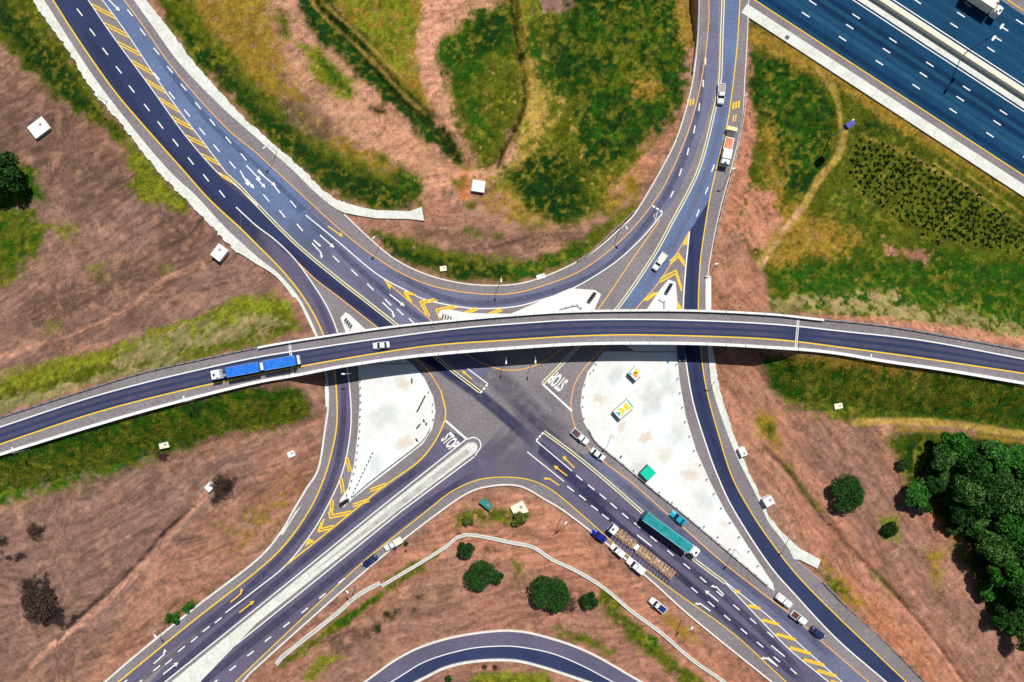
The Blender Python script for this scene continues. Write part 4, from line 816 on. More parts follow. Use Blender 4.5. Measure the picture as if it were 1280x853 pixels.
guardrail([(x, float(fT(x))+.5) for x in range(-40, 322, 18)], 'steel guardrail along the upper edge of the western approach road', zf=zdk, post=12)
guardrail([(x, float(fT(x))+.5) for x in range(1030, 1330, 18)], 'steel guardrail along the upper edge of the eastern approach road', zf=zdk, post=14)
guardrail([(933, 115), (931, 140), (925, 175), (917, 210), (905, 255), (898, 285), (894, 305)], 'steel guardrail on the right shoulder of the upper ramp', post=8)
guardrail([(736, 536), (746, 553), (780, 581), (815, 611), (852, 640), (890, 672), (930, 706), (960, 732)], 'steel guardrail along the lower left side of the large white island', base=.17, post=13)
guardrail([(538, 535), (527, 552), (494, 578), (459, 605), (441, 621)], 'steel guardrail along the lower right side of the smaller white island', base=.17, post=8)
guardrail([(1030, 728), (1060, 759), (1110, 804), (1152, 847), (1180, 875)], 'steel guardrail beside the dark slip road at the lower right', post=14)
guardrail([(795, 262), (772, 284), (740, 314), (722, 326)], 'steel guardrail on the outer bend of the ramp above the loop', post=12)
guardrail([(708, 398), (724, 383), (745, 382)][::-1] if False else [(700, 386), (722, 381), (727, 385)], 'short dark handrail on the island above the bridge, left one', base=.17, post=6)
guardrail([(824, 373), (831, 377), (831, 388)], 'short dark handrail on the island nose above the bridge, right one', base=.17, post=6)

# ------------------------------------------------------------------ bollards and marker boards on the islands
def bollard_mesh():
    mb = MB(); mb.tube((0, 0, 0), (0, 0, .95), .13, .11, 10); return mb
b0 = None
def bollard(px, py, label, k=[None]):
    x, y, _ = W(px, py, .17)
    if k[0] is None: k[0] = bollard_mesh().build('bollard', M['dark']); o = k[0]
    else: o = k[0].copy(); col.objects.link(o)
    o.location = (x, y, .17); tag(o, label, 'bollard', 'bollards round the white islands')
for i in range(17):
    y = 476+i*8.9; x = np.interp(y, [476, 501, 539, 581, 611, 622], [450.5, 451, 450, 445, 437, 432]); bollard(x, y, 'short dark bollard in the row on the left edge of the smaller island')
for x, y in ((536, 490), (541, 505), (541.5, 524), (536, 540), (541, 514)): bollard(x, y, 'short dark bollard on the round right end of the smaller island')
for i in range(15):
    y = 455+i*18; x = np.interp(y, [448, 476, 521, 564, 604, 639, 684, 730], [845, 847, 854.5, 867.5, 885.5, 903, 932, 962]); bollard(x, y, 'short dark bollard in the row on the right edge of the large island')
for x, y in ((738, 466), (731, 481), (729, 496), (728.5, 508), (730, 523), (745, 455), (742, 462)): bollard(x, y, 'short dark bollard on the round left end of the large island')
for x, y in ((792, 588), (808, 601), (824, 615), (840, 628), (880, 658), (897, 671), (912, 686)): bollard(x, y, 'short dark bollard inside the guardrail of the large island')
def boards(px, py, d, label, n_=4, step=3.6):
    for k in range(n_):
        q = (px+d[0]*step*(k-(n_-1)/2), py+d[1]*step*(k-(n_-1)/2)); x, y, _ = W(*q, .17)
        t_ = thing('marker_board', (x, y, .17), math.atan2(-d[1], d[0])+.3, label, 'marker board', 'hazard marker boards on the island tips')
        MB().box(0, 0, .8, .09, .95, 1.5).build('board', M['dark'], t_); MB().box(0, 0, .04, .3, .5, .1).build('base', M['dark'], t_)
boards(740, 371, (.6, -.8), 'dark marker board on the pale island tip at the end of the loop'); boards(836, 360, (.5, -.85), 'dark marker board on the island tip between yellow chevrons')
boards(436, 404, (.6, .75), 'dark marker board on the small white island tip left of the bridge'); boards(559, 396, (.9, .3), 'dark marker board on the pale island beside the orange chevrons'); boards(431, 627, (.8, -.5), 'dark marker board on the bottom tip of the smaller white island')

# ------------------------------------------------------------------ lamp posts
def lamp(px, py, h, d, label, zbase=None, big=False, cat='street lamp'):
    x, y, z_ = GP(px, py) if zbase is None else W(px, py, zbase)
    t_ = thing('street_lamp', (x, y, z_), math.atan2(-d[1], d[0]), label, cat, 'lamp posts around the junction')
    k = 1.6 if big else 1; mb = MB().tube((0, 0, -.3), (0, 0, h), .09*k, .05*k, 10); mb.tube((0, 0, -.2), (0, 0, .35), .2*k, .16*k, 10); mb.build('pole', M['mast' if big else 'lampmetal'], t_, True)
    for s_ in ((1, -1) if big else (1,)):
        MB().tube((0, 0, h-.1), (s_*.75*k, 0, h+.2), .05*k, .04*k, 8).build('arm', M['mast' if big else 'lampmetal'], t_)
        hd = MB().loft([[(s_*(.6*k+a), b_*w_, h+.2+c) for b_, c in ((-1, -.08), (1, -.08), (.7, .08), (-.7, .08))] for a, w_ in ((0, .1), (.35, .22*k), (.9*k, .2*k), (1.0*k, .08))])
        hd.build('lamp_head', M['lamphead'], t_)
lamp(347, 191, 7.6, (-.7, .7), 'street lamp on the pale strip right of the upper left road'); lamp(478, 299, 7.6, (-.7, .7), 'street lamp in the grass where the loop begins to bend'); lamp(627, 349, 7.6, (0, 1), 'street lamp at the bottom of the grassy loop')
lamp(775, 286, 7.0, (.5, .8), 'street lamp beside the outer bend of the upper ramp'); lamp(911, 219, 7.4, (-1, .1), 'street lamp by the guardrail of the upper ramp'); lamp(893, 333, 5.5, (-1, 0), 'short street lamp on bare earth above the right end of the bridge')
lamp(446, 731, 7.6, (-.6, -.7), 'street lamp above the storm drain at lower left'); lamp(209, 776, 7.6, (.6, .7), 'street lamp beside a green bush on the lower left road edge'); lamp(701, 648, 7.6, (.7, -.7), 'street lamp on orange earth below the junction')
lamp(852, 774, 7.6, (.7, -.7), 'street lamp beside the parked white pickup on bare earth'); lamp(764, 544, 6.0, (-.7, .6), 'street lamp on the large white island near the guardrail'); lamp(917, 686, 7.6, (-.7, .6), 'street lamp near the narrow tip of the large white island')
lamp(633, 447, 7.0, (0, 1), 'street lamp in the bridge shadow at the middle of the junction'); lamp(668, 446, 8.2, (0, 1), 'taller street lamp in the bridge shadow right of the middle')
lamp(443, 466, 7.6, (-1, 0), 'street lamp between slip road and smaller white island'); lamp(37, 562, 6.2, (0, -1), 'street lamp on the grass bank at the far left edge'); lamp(245, 500, 6.6, (0, -1), 'street lamp on the grass bank below the blue truck')
lamp(1072, 450, 6.6, (0, -1), 'street lamp on the grass bank right of the bridge'); lamp(1268, 482, 6.6, (0, -1), 'street lamp on the grass bank at the far right edge'); lamp(893, 475, 5, (-1, 0), 'street lamp on the verge right of the dark slip road'); lamp(985, 672, 6.5, (-.7, .5), 'street lamp at the top of the concrete chute')
lamp(135, 128, 6.6, (.8, .5), 'street lamp in the dark grass left of the upper left road')
lamp(1201, 70, 14.0, (.55, -.8), 'very tall double headed lamp post on the motorway median', big=True)
# tall blue-topped sign mast
x, y, z_ = GP(1037, 172); t_ = thing('billboard', (x, y, z_), .6, 'tall mast with a blue panel on top in the grass', 'billboard')
MB().tube((0, 0, -.3), (0, 0, 10.5), .16, .12, 10).build('pole', M['lampmetal'], t_, True)
MB().box(0, 0, 10.9, 2.3, 1.4, 1.6).build('panel', paint('blue_panel', (.004, .02, .28)), t_)
MB().box(1.0, .5, 11.75, .5, .3, .1).build('lamp', M['lamphead'], t_)

# ------------------------------------------------------------------ vehicles
def heading(d): return math.atan2(-d[1], d[0])
def wheel(par, x, y, r=.33, wd=.24):
    w_ = MB().tube((x, y-wd/2, r), (x, y+wd/2, r), r, n=18).build('wheel', M['rubber'], par)
    s_ = 1 if y > 0 else -1; MB().tube((x, y+s_*wd*.35, r), (x, y+s_*(wd/2+.02), r), r*.6, r*.55, n=12).build('rim', M['rim'], w_)
def shell(st, hw_top=.88):   # stations (x, halfwidth, zlow, ztop)
    return [[(x, -w_, zl), (x, -w_, zl+(zt-zl)*.62), (x, -w_*hw_top, zt-.02), (x, -w_*.4, zt+.03), (x, w_*.4, zt+.03), (x, w_*hw_top, zt-.02), (x, w_, zl+(zt-zl)*.62), (x, w_, zl)] for x, w_, zl, zt in st]
def car(px, py, d, label, pc, kind='sedan', name=None, zb=.1, L=4.5, Wd=1.78, roof=None, bed='maroon', group=None, name_cat=None, bright=False):
    x, y, _ = W(px, py, zb+1.2); nm = {'sedan': 'parked_car', 'pickup': 'pickup_truck', 'canopy': 'pickup_truck', 'van': 'delivery_van'}[kind] if name is None else name
    t_ = thing(nm, (x, y, zb), heading(d), label, {'sedan': 'car', 'pickup': 'pickup', 'canopy': 'pickup', 'van': 'van'}[kind], group or 'vehicles at the junction')
    h, w_ = L/2, Wd/2; p = P[pc]; rp = P[roof or pc]
    if kind == 'sedan':
        st = [(-h, w_*.78, .38, .78), (-h+.12, w_*.9, .28, .92), (-h*.62, w_*.98, .22, .96), (0, w_, .2, .95), (h*.5, w_*.98, .22, .90), (h*.86, w_*.9, .26, .78), (h, w_*.7, .36, .62)]
        MB().loft(shell(st)).build('body', p, t_, True)
        a, b_, c, e = -h*.72, -h*.42, h*.12, h*.46
    elif kind in ('pickup', 'canopy'):
        st = [(-h, w_*.95, .42, .95), (-h+.05, w_*.97, .38, .98), (-.3, w_, .34, .98), (h*.35, w_, .34, 1.0), (h*.82, w_*.94, .34, .92), (h, w_*.75, .4, .74)]
        MB().loft(shell(st)).build('body', p, t_, True)
        a, b_, c, e = (-.32, -.18, h*.26, h*.50)
        if kind == 'pickup':
            MB().box((-h+.12-.42)/2, 0, 1.02, h-.55, Wd*.8, .04).build('load_bed', P[bed], t_)
            rl = MB(); bl = h-.45; bc = (-h+.05-.4)/2
            for s_ in (-1, 1): rl.box(bc, s_*w_*.9, 1.09, bl, .09, .22)
            rl.box(-h+.07, 0, 1.09, .09, Wd*.84, .22); rl.build('bed_wall', p, t_)
        else:
            cp = MB().box((-h+.1-.36)/2, 0, 1.3, h-.5, Wd*.9, .62, .95, .86).build('canopy', rp, t_); bevel(cp, .06)
    else:
        st = [(-h, w_*.95, .3, 1.0), (0, w_, .26, 1.02), (h*.6, w_, .26, 1.02), (h*.9, w_*.92, .28, .95), (h, w_*.8, .36, .8)]
        MB().loft(shell(st)).build('body', p, t_, True); a, b_, c, e = -h*.97, -h*.93, h*.30, h*.62
    zt = {'sedan': 1.40, 'pickup': 1.68, 'canopy': 1.68, 'van': 1.9}[kind]; zo = .92
    gl = [[(a, -w_*.86, zo), (e, -w_*.86, zo), (e, w_*.86, zo), (a, w_*.86, zo)], [(b_, -w_*.70, zt-.03), (c, -w_*.70, zt-.03), (c, w_*.70, zt-.03), (b_, w_*.70, zt-.03)]]
    MB().loft(gl).build('windows', M['glass'], t_)
    rf = MB().loft([[(b_-.05, -w_*.73, zt-.06), (c+.05, -w_*.73, zt-.06), (c+.05, w_*.73, zt-.06), (b_-.05, w_*.73, zt-.06)], [(b_+.1, -w_*.62, zt+.03), (c-.08, -w_*.62, zt+.03), (c-.08, w_*.62, zt+.03), (b_+.1, w_*.62, zt+.03)]]).build('roof', rp, t_)
    for s_ in (-1, 1):
        for xx in (-h*.62, h*.62): wheel(t_, xx, s_*(w_-.1))
        MB().box(h-.10, s_*w_*.62, .64, .16, .34, .14).build('headlight', M['headlight'], t_)
        MB().box(-h+.02, s_*w_*.74, .74, .08, .2, .16).build('tail_light', M['tail'], t_)
        MB().box(e-.28, s_*(w_+.06), 1.0, .14, .16, .12).build('mirror', p, t_)
    return t_
zD = 6.93
car(476, 432, (-1, .09), 'white sedan driving on the flyover', 'white', zb=zD, L=4.3, name='moving_car')
car(902, 117, (-.06, 1), 'white pickup with an empty dark load bed on the upper ramp', 'white', 'pickup', L=5.4, Wd=1.95)
car(825, 327, (-.55, .8), 'white pickup on the ramp beside the yellow chevrons', 'white', 'pickup', L=5.2, Wd=1.85, bed='cream')
car(725.5, 546.5, (.76, .65), 'white pickup with a maroon load bed at the round island end', 'white', 'pickup', L=5.4, Wd=1.9)
car(747.5, 568.5, (.8, .6), 'white sedan stopped beside the guardrail of the large island', 'white', L=4.4)
car(848, 648.5, (-.76, -.65), 'bright turquoise hatchback waiting beside the large island', 'cyan', L=4.9, Wd=2.0)
car(749, 670.5, (-.76, -.6), 'deep blue car on the lower shoulder, first in the parked row', 'blue', L=4.5, Wd=1.9)
car(772, 689, (-.76, -.62), 'small white pickup parked behind the deep blue car', 'white', 'canopy', L=4.4, Wd=1.7)
car(795, 708.5, (-.78, -.62), 'long white van like pickup, last in the parked row beside the cane truck', 'white', 'canopy', L=5.6, Wd=2.0)
car(822.5, 757.5, (-.78, -.62), 'white pickup parked alone on bare earth below the road', 'white', 'pickup', L=5.1, Wd=1.85, bed='navy')
car(981, 752, (.78, .62), 'white hard topped pickup, first in the row on the lower right shoulder', 'white', 'canopy', L=5.0, Wd=1.9)
car(999.5, 773.5, (.8, .6), 'white pickup with dark bed, between white pickup and navy car', 'white', 'pickup', L=5.0, Wd=1.9)
car(1023, 792.5, (.8, .6), 'navy blue car at the end of the lower right shoulder row', 'navy', L=4.2, Wd=1.8)
car(462, 702.5, (-.8, .62), 'dark navy car on the shoulder of the lower left road', 'navy', L=4.6, Wd=1.85)
car(491, 681, (-.85, .5), 'white pickup on the lower left shoulder behind the navy car', 'white', 'pickup', L=5.3, Wd=1.8, bed='cream')
car(853, 440.5, (.03, 1), 'dark blue car half hidden in the shadow under the bridge', 'navy', L=4.6, Wd=1.9, name='moving_car')
def cab(par, x, w_=2.4, L=2.1, h=2.9, c='white', zb=0, defl=True):
    q = MB().loft([[(x-L/2, -w_/2, .55), (x+L/2, -w_/2, .5), (x+L/2, w_/2, .5), (x-L/2, w_/2, .55)], [(x-L/2, -w_/2, 1.9), (x+L/2, -w_/2, 1.7), (x+L/2, w_/2, 1.7), (x-L/2, w_/2, 1.9)],
                   [(x-L/2, -w_*.46, h), (x+L/2-.3, -w_*.46, h-.12), (x+L/2-.3, w_*.46, h-.12), (x-L/2, w_*.46, h)]]).build('cab', P[c], par); bevel(q, .1, 3)
    MB().loft([[(x+L/2+.012, -w_*.44, 1.72), (x+L/2+.012, w_*.44, 1.72), (x+L/2-.23, w_*.41, h-.3), (x+L/2-.23, -w_*.41, h-.3)], [(x+L/2+.03, -w_*.44, 1.72), (x+L/2+.03, w_*.44, 1.72), (x+L/2-.21, w_*.41, h-.3), (x+L/2-.21, -w_*.41, h-.3)]]).build('windscreen', M['glass'], q)
    MB().box(x+.2, 0, h+.0, .5, .7, .06).build('roof_hatch', M['dark'], q)
    if defl: MB().box(x-L*.25, 0, h+.2, L*.4, w_*.7, .4, .6, .9).build('roof_fairing', P[c], q)
    for s_ in (-1, 1):
        MB().box(x+L/2-.1, s_*(w_/2+.16), 2.1, .12, .3, .5).build('mirror', M['dark'], q); MB().box(x+L/2, s_*w_*.38, .8, .08, .36, .2).build('headlight', M['headlight'], par)
def chassis(par, x0, x1, axles, z0=.8, w_=2.3):
    MB().box((x0+x1)/2, 0, z0, x1-x0, .9, .22).build('chassis', M['dark'], par)
    for a in axles:
        for s_ in (-1, 1): wheel(par, a, s_*(w_/2-.15), .5, .34)
def truck_root(pf, pb, hmid, zb, label, nm='lorry', cat='truck'):
    """pf, pb: photo pixels of the front and back roof ends"""
    a = np.array(W(*pf, zb+hmid)[:2]); b_ = np.array(W(*pb, zb+hmid)[:2]); d = a-b_; L = np.hypot(*d); c = (a+b_)/2
    return thing(nm, (c[0], c[1], zb), math.atan2(d[1], d[0]), label, cat, 'lorries at the junction'), L
# blue interlink on the flyover
t_, L = truck_root((261.5, 470), (374, 449.5), 2.8, zD-.1, 'white lorry pulling two bright blue trailers on the flyover')
blue = mat('blue_tarpaulin', (.015, .12, .55), .55, noise=(.9, .35), c2=(.02, .2, .72), sc2=1.2)
cab(t_, L/2-1.4, L=2.5, w_=2.45); chassis(t_, L/2-5.8, L/2-.3, (L/2-.9, L/2-4.2, L/2-5.3))
t1a, t1b = L/2-4.6, L/2-12.9; t2a, t2b = L/2-14.2, -L/2+1.0
for (a, b_) in ((t1a, t1b), (t2a, t2b)):
    q = MB().box((a+b_)/2, 0, 2.2, a-b_, 2.5, 2.3).build('trailer_body', P['cream'] if False else blue, t_); bevel(q, .05)
    rb = MB()
    for k in range(9): rb.box(b_+(a-b_)*(k+.5)/9, 0, 3.38, .12, 2.4, .06)
    rb.build('roof_bow', blue, q)
    e_ = MB()
    for s_ in (-1, 1): e_.box((a+b_)/2, s_*1.24, 3.36, a-b_, .06, .08)
    e_.build('roof_rail', mat('pale_blue_trim', (.25, .45, .75), .5), q)
    chassis(t_, b_, a, (b_+1.2, b_+2.5))
MB().box((t1b+t2a)/2, 0, 2.0, .7, 1.9, 1.6).build('headboard', P['white'], t_); MB().box(-L/2+.5, .0, 1.5, .5, 2.3, 1.0).build('rear_frame', P['white'], t_)
MB().box(L/2-3.7, .5, 1.9, .9, .7, 1.2).build('exhaust_stack', M['steel'], t_)
# teal tautliner
t_, L = truck_root((874.5, 694.5), (806, 645), 3.2, .06, 'white lorry with a long dark teal trailer among the lower lanes')
teal = mat('teal_tarpaulin', (.01, .19, .22), .6, noise=(.8, .35), c2=(.015, .28, .30), sc2=.9)
cab(t_, L/2-1.2, L=2.4, w_=2.3); a, b_ = L/2-3.0, -L/2; chassis(t_, b_, L/2-.4, (L/2-1, L/2-3.6, L/2-4.6, b_+1.4, b_+2.7, b_+4))
q = MB().box((a+b_)/2, 0, 2.3, a-b_, 2.5, 2.8).build('trailer_body', teal, t_); bevel(q, .06)
rl = MB()
for s_ in (-1, 1): rl.box((a+b_)/2, s_*1.22, 3.74, a-b_, .09, .1)
rl.build('roof_rail', mat('pale_teal_trim', (.35, .7, .72), .5), q); MB().box(a+.03, 0, 2.3, .06, 2.4, 2.7).build('headboard', P['white'], q)
# cane truck with two open stanchion trailers
t_, L = truck_root((762, 658), (843.5, 722), 2.0, .06, 'white lorry with two open trailers of tall rusty stanchions')
rust = mat('rusty_frame', (.55, .36, .22), .85, noise=(3, .4)); cane = mat('cane_scraps', (.58, .42, .28), .95, noise=(2.2, .6), bump=.8, c2=(.34, .21, .14), sc2=1.5)
cab(t_, L/2-1.2, L=2.0, w_=2.35, defl=False); chassis(t_, -L/2, L/2-.4, (L/2-1, L/2-3.8, L/2-4.9, L/2-8, -L/2+1.2, -L/2+2.4, -L/2+3.6))
random.seed(4)
for (a, b_) in ((L/2-3.0, L/2-8.6), (L/2-9.8, -L/2+.2)):
    fl = MB().box((a+b_)/2, 0, 1.05, a-b_, 1.5, .14).build('trailer_floor', cane, t_); mb = MB(); n_ = int((a-b_)/.95)
    for k in range(n_+1):
        xx = b_+(a-b_)*k/n_
        for s_ in (-1, 1): mb.tube((xx, s_*1.12, 1.0), (xx, s_*1.2, 3.3), .075, n=6)
        mb.box(xx, 0, 1.0, .14, 2.4, .16)
    mb.build('stanchion', rust, t_)
    for s_ in (-1, 1): MB().tube((b_, s_*1.12, 1.1), (a, s_*1.12, 1.1), .08, n=6).build('side_rail', rust, t_)
    mb = MB()
    for k in range(int((a-b_)*16)):
        xx = random.uniform(b_+.1, a-.1); yy = random.uniform(-.95, .95); r = random.uniform(0, PI); l_ = random.uniform(.2, .8)
        mb.tube((xx-math.cos(r)*l_/2, yy-math.sin(r)*l_/2, 1.2+random.random()*.35), (xx+math.cos(r)*l_/2, yy+math.sin(r)*l_/2, 1.2+random.random()*.4), .04, n=5)
    mb.build('cane_load', cane, t_)
MB().box(L/2-9.2, 0, 1.3, 1.1, 1.5, .5).build('coupling_box', P['white'], t_)
# works truck on the ramp
t_, L = truck_root((905.5, 207), (916.5, 158), 1.9, .06, 'works truck with brown load, white box and yellow tail frame', 'works_truck')
cab(t_, L/2-.8, L=1.5, w_=2.3, h=2.5, defl=False); chassis(t_, -L/2+1, L/2-.3, (L/2-.9, -L/2+3.4, -L/2+4.5))
bevel(MB().box(L/2-3.1, 0, 1.8, 2.5, 2.3, 1.5).build('white_box', P['white'], t_)); MB().box(L/2-6.1, 0, 1.15, 3.4, 2.35, .5).build('load_bed', P['white'], t_)
MB().box(L/2-6.1, 0, 1.55, 3.2, 2.1, .5, .9, .85).build('load', mat('brick_load', (.6, .24, .14), .9, noise=(3, .35)), t_)
MB().box(L/2-8.6, 0, 1.1, 1.6, 2.2, .25).build('tail_deck', M['dark'], t_); MB().box(-L/2+.5, 0, 1.3, .95, 2.7, .5).build('crash_cushion', mat('pale_yellow_panel', (.85, .75, .35), .6), t_)
# motorway truck at the top edge
t_, L = truck_root((1254, 15), (1210, -14), 3.0, .06, 'tall white freight lorry on the motorway at the top edge')
cab(t_, L/2-1.0, L=2.0, w_=2.4, h=2.9); chassis(t_, -L/2, L/2-.3, (L/2-1, -L/2+1.2, -L/2+2.4)); q = MB().box(-1.2, 0, 2.4, L-2.8, 2.5, 2.8).build('freight_body', mat('cream_panel', (.78, .74, .62), .6, noise=(.8, .2)), t_); bevel(q, .06)
MB().box(L/2-2.8, .5, 3.85, .6, .5, .1).build('red_roof_panel', M['tail'], q)

# ------------------------------------------------------------------ small structures
def box_hut(nm, px, py, rz, sx, sy, h, label, cat, m_='parapet', lid=True, group=None, top=None, pl=0, zz=None):
    x, y, z_ = GP(px, py, h) if zz is None else W(px, py, zz+h); z_ = z_ if zz is None else zz
    t_ = thing(nm, (x, y, z_), rz, label, cat, group); z0 = -.6 if zz is None else 0
    w_ = M[m_] if m_ in M else m_
    bevel(MB().box(0, 0, (h+z0)/2, sx, sy, h-z0).build('chamber_wall', w_, t_), .04)
    tp = MB().box(0, 0, h+.08, sx*1.08, sy*1.08, .16, .96, .96).build('roof_slab' if h > 1.2 else 'lid', top or M['parapet'], t_); bevel(tp, .04)
    MB().box(sx*.2, sy*.1, h+.19, min(.7, sx*.3), min(.7, sy*.3), .06).build('access_cover', M['steel'], t_)
    return t_
box_hut('concrete_chamber', 48.5, 160, .65, 4.6, 3.7, .9, 'large square white concrete slab in the brown field, top left', 'concrete chamber', m_='concrete')
box_hut('concrete_chamber', 274, 316, .9, 3.6, 3.0, 1.5, 'white concrete chamber beside the left verge at the end of a dirt path', 'concrete chamber')
box_hut('concrete_chamber', 598, 233, -.15, 3.3, 2.9, .9, 'small white concrete chamber inside the grassy loop', 'concrete chamber')
box_hut('concrete_chamber', 649, 637, .5, 3.6, 3.2, .9, 'cream concrete chamber in grass just below the junction', 'concrete chamber', top=P['cream'])
box_hut('concrete_chamber', 364, 568, .4, 1.8, 1.5, .3, 'tiny white slab on bare earth left of the slip road', 'concrete chamber')
box_hut('concrete_chamber', 262, 609, .8, 2.2, 1.8, .9, 'small bright white block beside a burnt bush at lower left', 'concrete chamber')
box_hut('concrete_chamber', 205, 557, .2, 2.4, 1.5, .5, 'small cream block at the lower edge of the left grass bank', 'concrete chamber', top=P['cream'])
box_hut('concrete_chamber', 1048, 508, .2, 2.1, 1.4, .5, 'small cream block in the grass below the eastern bridge end', 'concrete chamber', top=P['cream'])
box_hut('concrete_chamber', 554, 336, .1, 1.7, 1.3, .4, 'small cream block on the verge at the start of the loop bend', 'concrete chamber', top=P['cream'])
box_hut('concrete_chamber', 676, 346, .3, 2.2, 1.2, .5, 'small pale block on the verge right of the loop bottom', 'concrete chamber')
box_hut('concrete_chamber', 583, 684, .1, 1.0, 1.3, 1.0, 'tiny yellowish block in a round shrub near the drain bend', 'concrete chamber', top=P['cream'])
box_hut('equipment_cabinet', 928.5, 565, -1.15, 2.3, 1.7, 1.6, 'small white cabinet on the verge right of the dark slip road', 'cabinet')
box_hut('site_hut', 961, 627, .5, 2.4, 2.2, 2.1, 'white hut with a solid roof beside the lower right verge', 'hut')
t_ = box_hut('waste_skip', 607.5, 630.5, -.66, 3.2, 1.5, 1.3, 'dark teal metal skip on the earth below the junction', 'skip', m_=paint('teal_skip_paint', (.01, .12, .11)), top=paint('teal_skip_lid', (.03, .22, .2)))
# white kiosks with bright roofs on the large island
def kiosk(px, py, rz, sx, sy, h, label, roofm, pats):
    x, y, _ = W(px, py, .17+h); t_ = thing('market_stall', (x, y, .17), rz, label, 'market stall', 'stalls on the large white island')
    for s_ in (-1, 1):
        for u in (-1, 1): MB().box(s_*(sx/2-.1), u*(sy/2-.1), h/2, .12, .12, h).build('post', M['steel'], t_)
    MB().box(0, 0, .5, sx*.92, sy*.92, 1.0).build('counter', M['dark'], t_)
    r_ = MB().loft([[(-sx/2, -sy/2, h), (sx/2, -sy/2, h), (sx/2, sy/2, h), (-sx/2, sy/2, h)], [(-sx*.47, -sy*.47, h+.12), (sx*.47, -sy*.47, h+.12), (sx*.47, sy*.47, h+.12), (-sx*.47, sy*.47, h+.12)]]).build('canopy_roof', roofm, t_)
    for c, pts in pats: MB().prism([(a*sx*.47, b_*sy*.47) for a, b_ in pts], h+.1, h+.13).build('roof_panel', c, r_, fix=False)
white_r = M['parapet']; yel = paint('roof_yellow', (.85, .55, .01), .6); org = paint('roof_orange', (.85, .34, .06), .6); tl = paint('roof_teal', (.02, .40, .33), .6)
kiosk(794.5, 467, .78, 2.9, 2.9, 1.7, 'square stall whose white roof has orange and yellow blotches', white_r, [(org, [(-.75, -.6), (-.1, -.8), (.3, -.1), (.1, .5), (-.6, .4)]), (yel, [(.3, -.5), (.9, -.1), (.6, .2), (1, .9), (.2, .5), (-.1, .2)]), (tl, [(-.95, .3), (-.6, .5), (-.5, .95), (-.9, .9)])])
kiosk(780, 511.5, .72, 5.4, 2.9, 1.7, 'long stall whose white roof has two bright yellow blotches', white_r, [(yel, [(-.65, -.8), (-.1, -.5), (0, 0), (-.1, .5), (-.6, .85), (-.45, 0)]), (yel, [(.05, -.5), (.7, -.85), (.55, -.1), (.6, .85), (.05, .5), (.1, 0)]), (tl, [(.75, -.9), (.9, -.8), (.95, .8), (.8, .9)]), (tl, [(-1, -.7), (-.5, 0), (-1, .8), (-.85, 0)])])
green_r = mat('green_awning', (.0, .50, .33), .6, noise=(1.5, .15))
kiosk(810, 591.5, .78, 3.2, 3.0, 1.9, 'square stall under a plain bright green awning', green_r, [])

# ------------------------------------------------------------------ people
def person(px, py, face, top, label, zb=.1, gz=False, parent_ok=None):
    x, y, z_ = (GP(px, py) if gz else W(px, py, zb)); me = bpy.data.meshes.new('person')
    vs = [(0, 0, .95), (0, 0, 1.2), (0, 0, 1.42), (0, 0, 1.52), (.0, 0, 1.64), (.01, 0, 1.74), (.0, .2, 1.4), (.05, .26, 1.13), (.16, .24, .88), (0, -.2, 1.4), (-.04, -.26, 1.13), (.04, -.25, .86), (.0, .1, .92), (.1, .11, .5), (.02, .12, .06), (.16, .12, .03), (0, -.1, .92), (-.03, -.11, .5), (-.12, -.12, .06), (.02, -.12, .03)]
    es = [(0, 1), (1, 2), (2, 3), (3, 4), (4, 5), (2, 6), (6, 7), (7, 8), (2, 9), (9, 10), (10, 11), (0, 12), (12, 13), (13, 14), (14, 15), (0, 16), (16, 17), (17, 18), (18, 19)]
    rd = [.15, .14, .16, .06, .10, .08, .07, .05, .035, .07, .05, .035, .10, .07, .05, .04, .10, .07, .05, .04]
    me.from_pydata(vs, es, []); me.skin_vertices or me.attributes
    o = bpy.data.objects.new('person', me); col.objects.link(o)
    b = bmesh.new(); b.from_mesh(me); ly = b.verts.layers.skin.verify()
    for v, r in zip(b.verts, rd): v[ly].radius = (r, r); v[ly].use_root = (v.index == 0)
    b.to_mesh(me); b.free(); md_ = o.modifiers.new('skin', 'SKIN'); md_.use_smooth_shade = True; o.modifiers.new('sub', 'SUBSURF').render_levels = 1
    me.materials.append(mat('clothing', top, .8)); o.location = (x, y, z_); o.rotation_euler = (0, 0, face); tag(o, label, 'person')
    MB().tube((0, 0, 1.70), (0, 0, 1.79), .105, .06, 10).build('hair', M['rubber'], o, True); return o
person(836, 450, .6, (.02, .35, .33), 'person in teal clothing standing at the edge of the bridge shadow', .17)
person(495, 684, 1.0, (.05, .04, .05), 'person in dark clothes standing beside the white pickup on the verge', gz=True)
person(508.5, 686, 2.0, (.30, .08, .05), 'person in reddish clothes standing behind the parked white pickup', gz=True)

